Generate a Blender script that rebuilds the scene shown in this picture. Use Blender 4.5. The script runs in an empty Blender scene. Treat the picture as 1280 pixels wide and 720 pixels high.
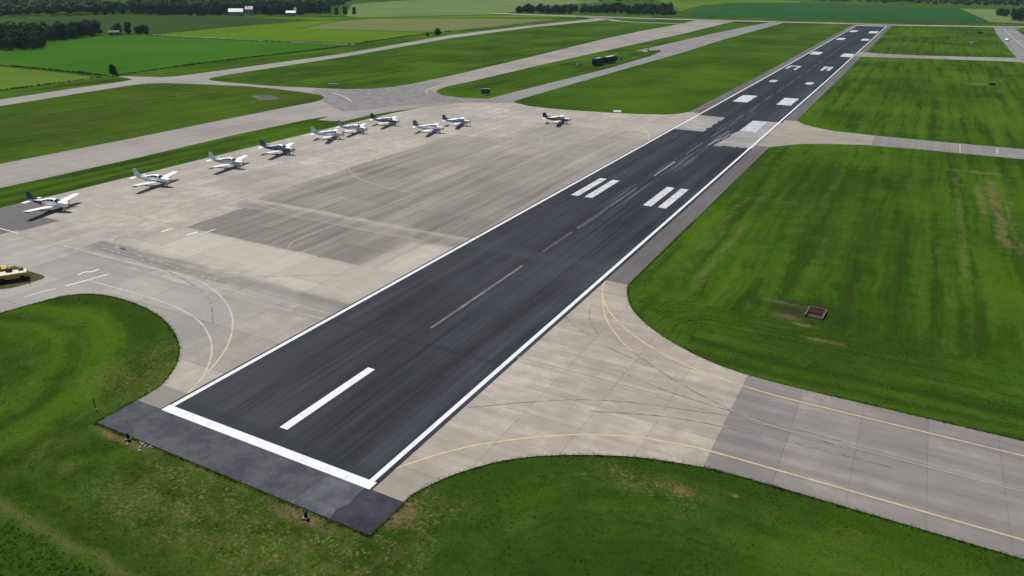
import bpy, bmesh, math, random
import numpy as np
from mathutils import Vector, Matrix
from mathutils.geometry import tessellate_polygon

random.seed(11); rng = np.random.default_rng(11)
S = bpy.context.scene
COL = S.collection
R = math.radians

# ------------------------------------------------------------------ camera
cam_d = bpy.data.cameras.new('camera'); cam = bpy.data.objects.new('camera', cam_d); COL.objects.link(cam)
cam_d.sensor_width = 36.0; cam_d.lens = 36.0 * 920.66 / 1280.0
cam_d.clip_start = 0.5; cam_d.clip_end = 12000
cam.matrix_world = (Matrix.Translation((0, 0, 35.0)) @ Matrix.Rotation(R(28.025), 4, 'Z')
                    @ Matrix.Rotation(R(90 - 22.771), 4, 'X') @ Matrix.Rotation(R(0.370), 4, 'Z'))
S.camera = cam
# ------------------------------------------------------------------ sky, sun, exposure
SUN_DIR = Vector((-0.56, 0.20, 1.0)).normalized()           # towards the sun
elev = math.asin(SUN_DIR.z); azim = math.atan2(SUN_DIR.x, SUN_DIR.y)
wd = bpy.data.worlds.new('World'); S.world = wd; wd.use_nodes = True
wn = wd.node_tree; bg = wn.nodes['Background']
sk = wn.nodes.new('ShaderNodeTexSky'); sk.sky_type = 'NISHITA'; sk.sun_disc = False
sk.sun_elevation = elev; sk.sun_rotation = azim; sk.air_density = 1.0; sk.dust_density = 1.2; sk.ozone_density = 1.0
wn.links.new(sk.outputs[0], bg.inputs[0]); bg.inputs[1].default_value = 0.075
sl = bpy.data.lights.new('sun', 'SUN'); sl.energy = 5.0; sl.angle = R(0.53); sl.color = (1.0, 0.955, 0.885)
so = bpy.data.objects.new('sun', sl); COL.objects.link(so)
so.rotation_euler = SUN_DIR.to_track_quat('Z', 'Y').to_euler(); so.location = (0, 0, 200)
S.view_settings.view_transform = 'Standard'; S.view_settings.look = 'None'
S.view_settings.exposure = 0.0; S.view_settings.gamma = 1.0; S.view_settings.use_curve_mapping = False
S.render.engine = 'CYCLES'
S.cycles.max_bounces = 6; S.cycles.volume_bounces = 0

# ------------------------------------------------------------------ node helpers
class NT:
    def __init__(s, name):
        s.m = bpy.data.materials.new(name); s.m.use_nodes = True
        s.t = s.m.node_tree; s.b = s.t.nodes['Principled BSDF']; s.pos = None
    def n(s, typ, **kw):
        nd = s.t.nodes.new('ShaderNode' + typ)
        for k, v in kw.items(): setattr(nd, k, v)
        return nd
    def put(s, sock, v):
        if hasattr(v, 'is_output'): s.t.links.new(v, sock)
        elif isinstance(v, (tuple, list)):
            sock.default_value = tuple(v) + ((1.0,) if len(v) == 3 and len(sock.default_value) == 4 else ())
        else: sock.default_value = v
    def P(s):
        if s.pos is None: s.pos = s.n('NewGeometry').outputs['Position']
        return s.pos
    def vec(s, scale=(1, 1, 1), loc=(0, 0, 0), rot=0, src=None):
        nd = s.n('Mapping'); s.put(nd.inputs[0], src or s.P())
        nd.inputs['Location'].default_value = loc; nd.inputs['Scale'].default_value = scale
        nd.inputs['Rotation'].default_value = (0, 0, rot); return nd.outputs[0]
    def noise(s, v, scale=1.0, detail=3, rough=0.55, dist=0.0):
        nd = s.n('TexNoise'); s.put(nd.inputs['Vector'], v); nd.inputs['Scale'].default_value = scale
        nd.inputs['Detail'].default_value = detail; nd.inputs['Roughness'].default_value = rough
        nd.inputs['Distortion'].default_value = dist; return nd.outputs['Fac']
    def math(s, op, a, b=0.0, c=0.0, clamp=False):
        nd = s.n('Math', operation=op, use_clamp=clamp)
        for i, x in enumerate((a, b, c)): s.put(nd.inputs[i], x)
        return nd.outputs[0]
    def rng(s, v, a, b, c=0.0, d=1.0):
        nd = s.n('MapRange'); s.put(nd.inputs[0], v)
        for i, x in enumerate((a, b, c, d)): nd.inputs[i + 1].default_value = x
        return nd.outputs[0]
    def mix(s, f, a, b, mode='MIX'):
        nd = s.n('Mix', data_type='RGBA', blend_type=mode); s.put(nd.inputs[0], f)
        s.put(nd.inputs[6], a); s.put(nd.inputs[7], b); return nd.outputs[2]
    def xyz(s):
        if not hasattr(s, '_xyz'):
            nd = s.n('SeparateXYZ'); s.put(nd.inputs[0], s.P()); s._xyz = nd.outputs
        return s._xyz
    def box(s, x0, x1, y0, y1, soft=0.3, wob=0.0, wscale=0.3):
        """1 inside the rectangle, 0 outside; edges wander by wob metres"""
        X, Y, _ = s.xyz()
        if wob:
            X = s.math('ADD', X, s.rng(s.noise(s.vec(loc=(7, 3, 0)), wscale, 4), 0.2, 0.8, -wob, wob))
            Y = s.math('ADD', Y, s.rng(s.noise(s.vec(loc=(-31, 17, 0)), wscale, 4), 0.2, 0.8, -wob, wob))
        a = s.math('MINIMUM', s.math('SUBTRACT', X, x0), s.math('SUBTRACT', x1, X))
        b = s.math('MINIMUM', s.math('SUBTRACT', Y, y0), s.math('SUBTRACT', y1, Y))
        return s.rng(s.math('MINIMUM', a, b), -soft, soft)
    def ell(s, cx, cy, rx, ry, soft=0.35, wob=0.6, wscale=1.2, rot=0.0):
        v = s.vec(src=s.P(), loc=(-cx, -cy, 0))
        nd = s.n('Mapping'); s.put(nd.inputs[0], v); nd.inputs['Rotation'].default_value = (0, 0, -rot)
        nd2 = s.n('Mapping'); s.put(nd2.inputs[0], nd.outputs[0]); nd2.inputs['Scale'].default_value = (1 / rx, 1 / ry, 0)
        ln = s.n('VectorMath', operation='LENGTH'); s.put(ln.inputs[0], nd2.outputs[0])
        d = s.math('ADD', ln.outputs['Value'], s.rng(s.noise(s.vec(loc=(cx, 5, 0)), wscale, 4), 0.2, 0.8, -wob, wob))
        return s.rng(d, 1 + soft, 1 - soft)
    def bump(s, h, strength=0.4, dist=0.05):
        nd = s.n('Bump'); s.put(nd.inputs['Height'], h); nd.inputs['Strength'].default_value = strength
        nd.inputs['Distance'].default_value = dist; s.t.links.new(nd.outputs[0], s.b.inputs['Normal'])
    def done(s, col, rough=0.8, spec=0.3):
        s.put(s.b.inputs['Base Color'], col); s.put(s.b.inputs['Roughness'], rough)
        s.put(s.b.inputs['Specular IOR Level'], spec); return s.m

def plain(name, col, rough=0.5, spec=0.4, metal=0.0, var=0.12, scale=3.0):
    t = NT(name); tc = t.n('TexCoord').outputs['Object']
    f = t.noise(tc, scale, 4); c2 = tuple(c * (1 - 2.2 * var) for c in col)
    t.b.inputs['Metallic'].default_value = metal
    return t.done(t.mix(f, col, c2), t.rng(f, 0.3, 0.7, rough * 0.85, min(1, rough * 1.15)), spec)

# ------------------------------------------------------------------ mesh helpers
def link(name, mesh, mat=None, parent=None, loc=(0, 0, 0), rot=(0, 0, 0), smooth=False):
    o = bpy.data.objects.new(name, mesh); COL.objects.link(o)
    if mat is not None and not mesh.materials: mesh.materials.append(mat)
    o.location = loc; o.rotation_euler = rot
    if parent: o.parent = parent
    if smooth and mesh.polygons: mesh.polygons.foreach_set('use_smooth', [True] * len(mesh.polygons))
    return o
def pydata(name, v, f):
    m = bpy.data.meshes.new(name); m.from_pydata(v, [], f); m.update(); return m
def tag(o, label=None, cat=None, group=None, kind=None):
    if label: o['label'] = label
    if cat: o['category'] = cat
    if group: o['group'] = group
    if kind: o['kind'] = kind
    return o
def empty(name, loc, rz=0.0, label=None, cat=None, group=None):
    o = bpy.data.objects.new(name, None); COL.objects.link(o); o.location = loc; o.rotation_euler = (0, 0, rz)
    o.empty_display_size = 0.3
    return tag(o, label, cat, group)
def sheet(name, loops, z, mat, parent=None):
    """flat sheet from an outline (and holes) at height z"""
    loops = [[(float(x), float(y), 0.0) for x, y in l] for l in loops]
    tris = tessellate_polygon(loops)
    v = [(x, y, z) for l in loops for x, y, _ in l]
    fs = []
    for a, b, c in tris:
        A, B, C = Vector(v[a]), Vector(v[b]), Vector(v[c])
        fs.append((a, b, c) if (B - A).cross(C - A).z > 0 else (a, c, b))
    return link(name, pydata(name, v, fs), mat, parent)
def structure(o): return tag(o, kind='structure')
def bend(x, y): return x * (1 + 0.045 * max(0.0, (y - 310) / 420.0))
def strip_poly(pts, w):
    L, Rr = [], []
    for i, p in enumerate(pts):
        a = Vector(pts[max(i - 1, 0)]); b = Vector(pts[min(i + 1, len(pts) - 1)])
        d = (b - a).normalized(); nrm = Vector((-d.y, d.x))
        ww = (w[i] if isinstance(w, (list, tuple)) else w) / 2
        L.append((p[0] + nrm.x * ww, p[1] + nrm.y * ww)); Rr.append((p[0] - nrm.x * ww, p[1] - nrm.y * ww))
    return L, Rr
def ribbon(name, pts, w, z, mat, parent=None):
    L, Rr = strip_poly(pts, w); n = len(pts)
    v = [(x, y, z) for x, y in Rr] + [(x, y, z) for x, y in L]
    f = [(i, i + 1, n + i + 1, n + i) for i in range(n - 1)]
    return link(name, pydata(name, v, f), mat, parent)
def smoothline(pts, k=4):
    """Hermite resample; tangents scaled to the shorter neighbour so long straights do not overshoot"""
    p = [Vector(a) for a in pts]; out = []; n = len(p)
    def tang(i):
        if i == 0: return p[1] - p[0]
        if i == n - 1: return p[-1] - p[-2]
        a, b = p[i] - p[i - 1], p[i + 1] - p[i]; d = (a.normalized() + b.normalized())
        return d.normalized() * min(a.length, b.length) if d.length > 1e-6 else a
    T = [tang(i) for i in range(n)]
    for i in range(n - 1):
        for j in range(k):
            t = j / k; t2, t3 = t * t, t ** 3
            out.append(p[i] * (2 * t3 - 3 * t2 + 1) + T[i] * (t3 - 2 * t2 + t) + p[i + 1] * (3 * t2 - 2 * t3) + T[i + 1] * (t3 - t2))
    out.append(p[-1]); return [(q.x, q.y) for q in out]
def rag(x0, x1, y0, y1, a=0.5, step=0.9, sides='lrbt', ay=None):
    """rectangle outline with torn edges on some sides"""
    ay = a if ay is None else ay; pts = []
    def run(p, q, on, axis):
        n = max(2, int(math.hypot(q[0] - p[0], q[1] - p[1]) / step))
        for i in range(n):
            t = i / n; e = random.uniform(-1, 1) if on and i else 0
            pts.append((p[0] + (q[0] - p[0]) * t + (e * a if axis else 0), p[1] + (q[1] - p[1]) * t + (0 if axis else e * ay)))
    run((x0, y0), (x1, y0), 'b' in sides, 0); run((x1, y0), (x1, y1), 'r' in sides, 1)
    run((x1, y1), (x0, y1), 't' in sides, 0); run((x0, y1), (x0, y0), 'l' in sides, 1)
    return pts
def addbox(bm, x0, x1, y0, y1, z0, z1, bev=0.0):
    vs = [bm.verts.new((x, y, z)) for z in (z0, z1) for y in (y0, y1) for x in (x0, x1)]
    fs = [bm.faces.new([vs[i] for i in q]) for q in ((0, 2, 3, 1), (4, 5, 7, 6), (0, 1, 5, 4), (2, 6, 7, 3), (0, 4, 6, 2), (1, 3, 7, 5))]
    if bev:
        es = list({e for f in fs for e in f.edges})
        bmesh.ops.bevel(bm, geom=es, offset=bev, segments=1, affect='EDGES')
    return vs
def bmm(name, bm):
    bmesh.ops.recalc_face_normals(bm, faces=bm.faces[:]); m = bpy.data.meshes.new(name); bm.to_mesh(m); bm.free(); return m
def boxmesh(name, *b, bev=0.0):
    bm = bmesh.new(); addbox(bm, *b, bev=bev); return bmm(name, bm)
def cyl(bm, p, q, r0, r1=None, n=10):
    r1 = r0 if r1 is None else r1; p, q = Vector(p), Vector(q); d = (q - p).normalized()
    u = d.orthogonal().normalized(); w = d.cross(u)
    a = [bm.verts.new(p + (u * math.cos(2 * math.pi * i / n) + w * math.sin(2 * math.pi * i / n)) * r0) for i in range(n)]
    b = [bm.verts.new(q + (u * math.cos(2 * math.pi * i / n) + w * math.sin(2 * math.pi * i / n)) * r1) for i in range(n)]
    for i in range(n): bm.faces.new((a[i], a[(i + 1) % n], b[(i + 1) % n], b[i]))
    bm.faces.new(a[::-1]); bm.faces.new(b)
def cylmesh(name, *a, **k):
    bm = bmesh.new(); cyl(bm, *a, **k); return bmm(name, bm)
def inside(px, py, poly):
    r = np.zeros(len(px), bool); n = len(poly)
    for i in range(n):
        x1, y1 = poly[i]; x2, y2 = poly[(i + 1) % n]
        c = ((y1 > py) != (y2 > py)) & (px < (x2 - x1) * (py - y1) / ((y2 - y1) or 1e-9) + x1); r ^= c
    return r
def clip(poly, x0, x1, y0, y1):
    def cut(p, f, g):
        o = []
        for i in range(len(p)):
            a, b = p[i - 1], p[i]; fa, fb = f(a), f(b)
            if fa: o.append(a)
            if fa != fb: o.append(g(a, b))
        return o
    def gx(x): return lambda a, b: (x, a[1] + (b[1] - a[1]) * (x - a[0]) / (b[0] - a[0]))
    def gy(y): return lambda a, b: (a[0] + (b[0] - a[0]) * (y - a[1]) / (b[1] - a[1]), y)
    for f, g in ((lambda p: p[0] >= x0, gx(x0)), (lambda p: p[0] <= x1, gx(x1)), (lambda p: p[1] >= y0, gy(y0)), (lambda p: p[1] <= y1, gy(y1))):
        if len(poly) < 3: return []
        poly = cut(poly, f, g)
    return poly

# ------------------------------------------------------------------ outlines (metres; x across the runway, y along it)
ISL = [(-56.2, 34.4), (-56.5, 36.9), (-57.6, 39.1), (-59.1, 41.1), (-61.4, 43.2), (-64.8, 45.3), (-69, 47.1), (-73.4, 48.1), (-77.3, 48.4),
       (-80.9, 48.1), (-83.5, 46.8), (-84.7, 45.2), (-85.4, 42.4), (-86, 39.2), (-86.4, 30), (-86.4, 5)]
ISL = smoothline(ISL, 3)
APRON = [(-53.2, 34.45)] + ISL + [(-127.5, 5), (-127.8, 75), (-128.3, 118), (-128.3, 152), (-128.3, 169), (-126.9, 181.3), (-124, 190), (-120, 196), (-109.2, 202),
         (-108, 203.4), (-101.2, 199.6), (-95, 198.9), (-87.7, 198.9), (-75.9, 200.5), (-66, 203.2), (-61.2, 205.2), (-58, 208.5), (-56.2, 213), (-53.2, 213)]
GLO = [(-27.1, 34.45), (-27.1, 35.2), (-26.9, 36), (-25.9, 38.4), (-24, 41.3), (-21.7, 43.6), (-18.1, 45.9), (-14.2, 47.7), (-10.5, 48.7), (-8, 49.1), (-3.8, 49.25)]
GUP = [(-3.0, 65.15), (-6.6, 65.25), (-9.9, 65.6), (-13.3, 66.5), (-16.5, 68.1), (-19, 69.7), (-21.4, 71.7), (-23.3, 73.7), (-24.6, 75.5), (-25.8, 77.9), (-26.6, 79.9), (-27, 81.5)]
GLO = smoothline(GLO, 3); GUP = smoothline(GUP, 3)
GTAX = [(-30.0, 34.45)] + GLO + [(70, 49.25), (70, 65.15)] + GUP + [(-30.0, 81.55)]
HTAX = [(-30.05, 214), (-30.05, 175), (-27.1, 175), (-24.4, 178.5), (-21.3, 182.4), (-15, 186), (-7.4, 188.9), (3.6, 189.6), (70, 189.7), (70, 202.5), (11, 201.6), (-7, 202),
        (-16.8, 203.5), (-21.5, 206.5), (-24.4, 209.3), (-26.9, 214)]
M1 = [(-159.5, -60), (-160, 110), (-160.7, 135), (-161.2, 160), (-161, 172), (-162, 178), (-165, 182.6), (-169.9, 186), (-179.6, 187.8), (-195.7, 189.3), (-207, 188.6),
      (-217.7, 185.8), (-228, 182.8), (-235.8, 180), (-240.5, 176.5), (-241.6, 171.6), (-238.5, 149), (-234, 122), (-222, -60)]
SGR = [(-128.5, -60), (-128, 75), (-128.4, 118), (-128.7, 152), (-128.5, 169), (-126.9, 181.3), (-129.4, 174), (-131.9, 163), (-131.8, 152), (-139, 150.4), (-140.5, 157),
       (-142, 149), (-142.4, 129), (-141, 97), (-141, -60)]
TAXI = [(-121, -70), (-121, 203), (-120, 206.3), (-127.5, 203.9), (-132, 204.2), (-135.4, 205.3), (-139.9, 209), (-142.6, 212.5), (-144.3, 217.5), (-145.4, 224), (-145.5, 242),
        (-148.8, 320), (-150.9, 436), (-152.2, 542), (-159, 705), (-160, 742), (-196, 742), (-189, 640), (-187.9, 572), (-183, 476), (-168, 330), (-161, 248), (-160, 222),
        (-161, 212), (-164.3, 205.7), (-171.8, 200), (-181.7, 197.5), (-199.4, 193.6), (-220, 192.6), (-228, 193.4), (-232.5, 195.4), (-234.6, 199.5), (-237, 209), (-245, 287),
        (-266.7, 415), (-274.5, 541), (-269.9, 652), (-268, 700), (-286, 711), (-288, 566), (-282.4, 439), (-256, 300), (-250, 214.5), (-249.5, 196), (-252, 190.5),
        (-261.4, 187.2), (-268, 184.2), (-262, 182.8), (-255.2, 181.2), (-252.6, 174), (-251.6, 158), (-246.5, 129), (-236, -70)]
ETAX = [(-118.7, 204), (-118.7, 218.3), (-118.4, 255), (-117.4, 307), (-119.5, 367.5), (-122.5, 395), (-125.7, 406), (-135.5, 391), (-135.2, 483), (-134.6, 574), (-130, 702),
        (-128, 742), (-116, 742), (-116.2, 712), (-114.6, 496), (-111.2, 398), (-110.4, 289), (-109.6, 216), (-109.0, 202)]

# ------------------------------------------------------------------ ground materials
def grass_material(tuft=False):
    t = NT('grass_blades' if tuft else 'mown_grass'); X, Y, Z = t.xyz()
    def radial(cx, cy, cl=False):
        a = t.math('SUBTRACT', X, cx)
        if cl: a = t.math('MINIMUM', a, 0.0)
        b = t.math('SUBTRACT', Y, cy)
        return t.math('SQRT', t.math('ADD', t.math('MULTIPLY', a, a), t.math('MULTIPLY', b, b)))
    r1 = radial(-79, 24.0); r2 = radial(-8, 30, True)
    mL = t.rng(X, -56, -60); mB = t.math('MULTIPLY', t.rng(Y, 33.5, 31), t.rng(X, -20, -26))
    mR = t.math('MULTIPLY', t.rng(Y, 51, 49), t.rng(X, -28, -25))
    mFarL = t.rng(X, -100, -110)
    mL = t.math('MULTIPLY', mL, t.math('SUBTRACT', 1.0, mFarL))
    def mixf(f, a, b): return t.math('ADD', t.math('MULTIPLY', a, t.math('SUBTRACT', 1.0, f)), t.math('MULTIPLY', b, f))
    mE = t.math('MULTIPLY', t.math('MULTIPLY', t.rng(Y, 80, 73), t.rng(Y, 60, 64)), t.rng(X, -22, -16))
    acr = mixf(mL, mixf(mB, mixf(mR, mixf(mE, X, Y), r2), Y), r1)
    lon = mixf(t.math('MAXIMUM', mB, mE), Y, X)
    cv = t.n('CombineXYZ'); wob = t.rng(t.noise(t.vec(), 0.10, 4, 0.6), 0.2, 0.8, -1.7, 1.7)
    t.put(cv.inputs[0], t.math('ADD', acr, t.math('MULTIPLY', wob, 0.45))); t.put(cv.inputs[1], t.math('MULTIPLY', lon, 0.035)); t.put(cv.inputs[2], 0.0)
    s1 = t.noise(cv.outputs[0], 0.42, 3, 0.6); s2 = t.noise(cv.outputs[0], 1.7, 2, 0.6)
    big = t.noise(t.vec(), 0.055, 4, 0.6); mid = t.noise(t.vec(loc=(40, 9, 0)), 0.35, 4, 0.65)
    fine = t.noise(t.vec(loc=(3, 77, 0)), 2.6, 4, 0.7); vf = t.noise(t.vec(), 9.0, 3, 0.7)
    dark = (0.018, 0.038, 0.0055); green = (0.033, 0.088, 0.007); lime = (0.066, 0.134, 0.0095); straw = (0.20, 0.165, 0.075); earth = (0.125, 0.083, 0.045)
    mid2 = t.noise(t.vec(loc=(11, -52, 0), scale=(1, 0.6, 1)), 0.8, 5, 0.7)
    s1d = t.math('SUBTRACT', 1.0, t.math('ADD', t.math('MULTIPLY', mR, 0.55), t.math('MULTIPLY', mL, 0.45)))
    s1w = t.math('ADD', t.math('MULTIPLY', t.math('SUBTRACT', s1, 0.5), s1d), 0.5)
    v = t.math('ADD', t.math('MULTIPLY', s1w, 0.46), t.math('MULTIPLY', big, 0.28))
    v = t.math('ADD', v, t.math('MULTIPLY', mid, 0.16)); v = t.math('ADD', v, t.math('MULTIPLY', s2, 0.10)); v = t.math('ADD', v, t.math('MULTIPLY', mid2, 0.10))
    c = t.mix(t.rng(v, 0.42, 0.54), dark, green); c = t.mix(t.rng(v, 0.52, 0.66), c, lime)
    c = t.mix(t.rng(mid2, 0.34, 0.52, 0.22, 0), c, (0.014, 0.030, 0.006))
    if tuft: c = t.mix(0.22, c, (0.075, 0.12, 0.012))
    c = t.mix(t.rng(fine, 0.25, 0.70, 0.24, 0), c, (0.010, 0.024, 0.004))
    c = t.mix(t.rng(vf, 0.34, 0.58, 0.48, 0), c, (0.012, 0.022, 0.004))
    c = t.mix(t.rng(vf, 0.53, 0.72, 0.0, 0.4), c, (0.11, 0.15, 0.02))
    # broad dull and lush tracts, dull brownish mowing lanes
    vb = t.noise(t.vec(loc=(130, 61, 0), scale=(1, 0.7, 1)), 0.028, 3, 0.55); c = t.mix(t.rng(vb, 0.50, 0.62, 0.0, 0.55), c, (0.022, 0.044, 0.006)); c = t.mix(t.rng(vb, 0.50, 0.38, 0.0, 0.35), c, lime)
    c = t.mix(t.rng(s1w, 0.44, 0.34, 0.0, 0.55), c, (0.028, 0.038, 0.008))
    # drier, olive turf around the overrun and near fillets; scattered tan thatch everywhere
    dry = t.math('MULTIPLY', t.box(-84, -8, 8, 36, 4.0, 4.0, 0.08), t.rng(big, 0.38, 0.6, 0.3, 0.8)); c = t.mix(dry, c, t.mix(t.rng(mid, 0.35, 0.65), (0.016, 0.030, 0.005), (0.042, 0.068, 0.009)))
    m1 = t.math('MULTIPLY', t.box(-245, -158, -80, 192, 6.0, 8.0, 0.03), t.rng(t.noise(t.vec(loc=(8, 3, 0)), 0.035, 5, 0.65), 0.4, 0.6, 0.1, 0.7)); c = t.mix(m1, c, t.mix(mid, (0.028, 0.044, 0.008), (0.070, 0.088, 0.014)))
    th = t.noise(t.vec(loc=(71, 5, 0)), 0.22, 6, 0.72, 0.4); c = t.mix(t.math('MULTIPLY', t.rng(th, 0.58, 0.72), 0.35), c, (0.075, 0.088, 0.020))
    lu = t.noise(t.vec(loc=(-15, 44, 0)), 0.13, 5, 0.68); c = t.mix(t.math('MULTIPLY', t.rng(lu, 0.56, 0.70), 0.35), c, (0.040, 0.120, 0.007))
    def band(r, a, b, m, w=0.8): return t.math('MULTIPLY', t.math('MULTIPLY', t.rng(r, a - w, a + w), t.rng(r, b + w, b - w)), m)
    rw1 = t.math('ADD', r1, wob); rw2 = t.math('ADD', r2, wob)
    c = t.mix(t.math('MULTIPLY', band(rw1, 13.5, 15.5, mL), 0.35), c, lime); c = t.mix(t.math('MULTIPLY', band(rw1, 17.5, 20.5, mL), 0.4), c, lime)
    c = t.mix(t.math('MULTIPLY', band(rw1, 21.5, 26.0, mL), 0.55), c, (0.024, 0.040, 0.006)); c = t.mix(t.math('MULTIPLY', band(rw1, 15.8, 17.2, mL, 0.5), 0.4), c, (0.024, 0.036, 0.006))
    c = t.mix(t.math('MULTIPLY', band(rw2, 15.5, 19.8, mR), 0.4), c, (0.020, 0.040, 0.005)); c = t.mix(t.math('MULTIPLY', band(rw2, 3.0, 9.5, mR), 0.4), c, (0.018, 0.036, 0.005))
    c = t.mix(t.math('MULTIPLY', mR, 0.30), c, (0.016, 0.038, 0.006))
    # thin brownish wear lines that follow the mowing
    br = t.math('MULTIPLY', t.rng(s1, 0.53, 0.66), t.rng(mid, 0.45, 0.65, 0, 0.5))
    c = t.mix(br, c, (0.085, 0.085, 0.022))
    # straw litter in front of the runway end and along the fillets
    lit = t.math('MULTIPLY', t.rng(t.noise(t.vec(loc=(9, 9, 0), scale=(1, 1.3, 1)), 0.55, 5, 0.7), 0.44, 0.56), t.rng(t.noise(t.vec(loc=(4, 1, 0)), 3.2, 5, 0.75), 0.49, 0.61))
    zone = t.math('MAXIMUM', t.box(-48, -23.5, 23.0, 30.5, 1.8, 1.6), t.box(-64, -55, 34, 45, 2.0, 1.0))
    zone = t.math('MAXIMUM', zone, t.box(-28.5, -23, 29, 37, 1.2, 1.0))
    zone = t.math('MAXIMUM', zone, t.box(-17, -8, 43.5, 46.2, 0.8, 0.6))
    zone2 = t.math('MULTIPLY', zone, t.math('MULTIPLY', lit, 0.62)); c = t.mix(zone2, c, straw)
    c = t.mix(t.math('MULTIPLY', zone, t.rng(mid2, 0.48, 0.62, 0, 0.4)), c, (0.085, 0.070, 0.030))
    # bare earth: wheel ruts and diggings in the right-hand field, a scar beside the fillet
    def rut(x, w, y0, y1, k): return t.math('MULTIPLY', t.box(x - w, x + w, y0, y1, 0.35, 0.9, 0.22), k)
    e = rut(13.6, 0.5, 139, 160, 0.75)
    for a in (rut(15.6, 0.75, 121, 164, 0.8), rut(17.4, 0.3, 118, 150, 0.5), rut(10.2, 0.3, 105, 165, 0.5), rut(-22.5, 0.5, 88, 130, 0.35), rut(-19.5, 0.5, 84, 112, 0.4),
              t.ell(-8.0, 81.3, 1.5, 0.75, 0.5, 0.5), t.ell(-6.2, 79.9, 1.5, 0.4, 0.5, 0.4), t.ell(-3.6, 76.8, 1.9, 0.38, 0.5, 0.4), t.ell(-9.0, 85.2, 2.0, 0.6, 0.6, 0.5),
              t.ell(-9.7, 45.4, 0.75, 0.5, 0.5, 0.5), t.ell(-6.2, 46.7, 0.35, 0.2, 0.4, 0.4), t.ell(-26.3, 33.3, 0.9, 1.2, 0.6, 0.6), t.ell(-52.9, 29.8, 2.2, 0.35, 0.5, 0.5),
              t.ell(-32.3, 29.7, 2.2, 0.6, 0.6, 0.6), t.ell(-50.3, 29.9, 1.6, 0.5, 0.5, 0.6),
              t.ell(14, 171, 4, 1.2, 0.6, 0.6), t.ell(20, 330, 3, 3, 0.6, 0.5)):
        e = t.math('MAXIMUM', e, a)
    e = t.math('MULTIPLY', e, t.math('MULTIPLY', t.rng(fine, 0.34, 0.52, 0.3, 1.0), t.rng(mid2, 0.36, 0.54, 0.2, 1.0)))
    c = t.mix(t.math('MULTIPLY', e, 0.8), c, t.mix(mid2, earth, (0.17, 0.125, 0.075)))
    # dark damp ring round the drain, lush verge and worn track at the southern mowing limit
    c = t.mix(t.math('MULTIPLY', t.ell(-5.2, 84, 5.2, 3.2, 0.5, 0.4), 0.55), c, (0.014, 0.034, 0.008))
    c = t.mix(t.math('MULTIPLY', t.math('MAXIMUM', t.ell(-8.0, 83.2, 1.5, 1.0, 0.5, 0.5), t.ell(-6.8, 85.9, 3.2, 0.45, 0.5, 0.4)), 0.8), c, (0.035, 0.028, 0.018))
    c = t.mix(t.math('MULTIPLY', t.box(-90, -33, 20.1, 20.7, 0.3, 0.5), 0.55), c, (0.10, 0.10, 0.035))
    h = t.math('ADD', t.math('MULTIPLY', fine, 0.6), t.math('MULTIPLY', vf, 0.4)); 
    if not tuft: t.bump(h, 0.9, 0.16)
    m = t.done(c, 0.9, 0.0)
    if tuft:
        tl = t.n('BsdfTranslucent'); t.put(tl.inputs[0], c); mx = t.n('MixShader'); mx.inputs[0].default_value = 0.5
        t.t.links.new(t.b.outputs[0], mx.inputs[1]); t.t.links.new(tl.outputs[0], mx.inputs[2])
        t.t.links.new(mx.outputs[0], [q for q in t.t.nodes if q.type == 'OUTPUT_MATERIAL'][0].inputs['Surface'])
    return m
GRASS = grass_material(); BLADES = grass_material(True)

def crop_material(name, a, b, rows=0.6, ang=0.0, rs=0.35):
    t = NT(name); n1 = t.noise(t.vec(), 0.012, 4); n2 = t.noise(t.vec(scale=(1, 0.04, 1), rot=ang), rs, 3); n3 = t.noise(t.vec(), 0.5, 4, 0.7)
    v = t.math('ADD', t.math('MULTIPLY', n1, 0.5), t.math('MULTIPLY', n2, 0.3)); v = t.math('ADD', v, t.math('MULTIPLY', n3, 0.2))
    c = t.mix(t.rng(v, 0.38, 0.62), a, b); t.bump(n3, 0.6, 0.4); return t.done(c, 0.9, 0.0)

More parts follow.
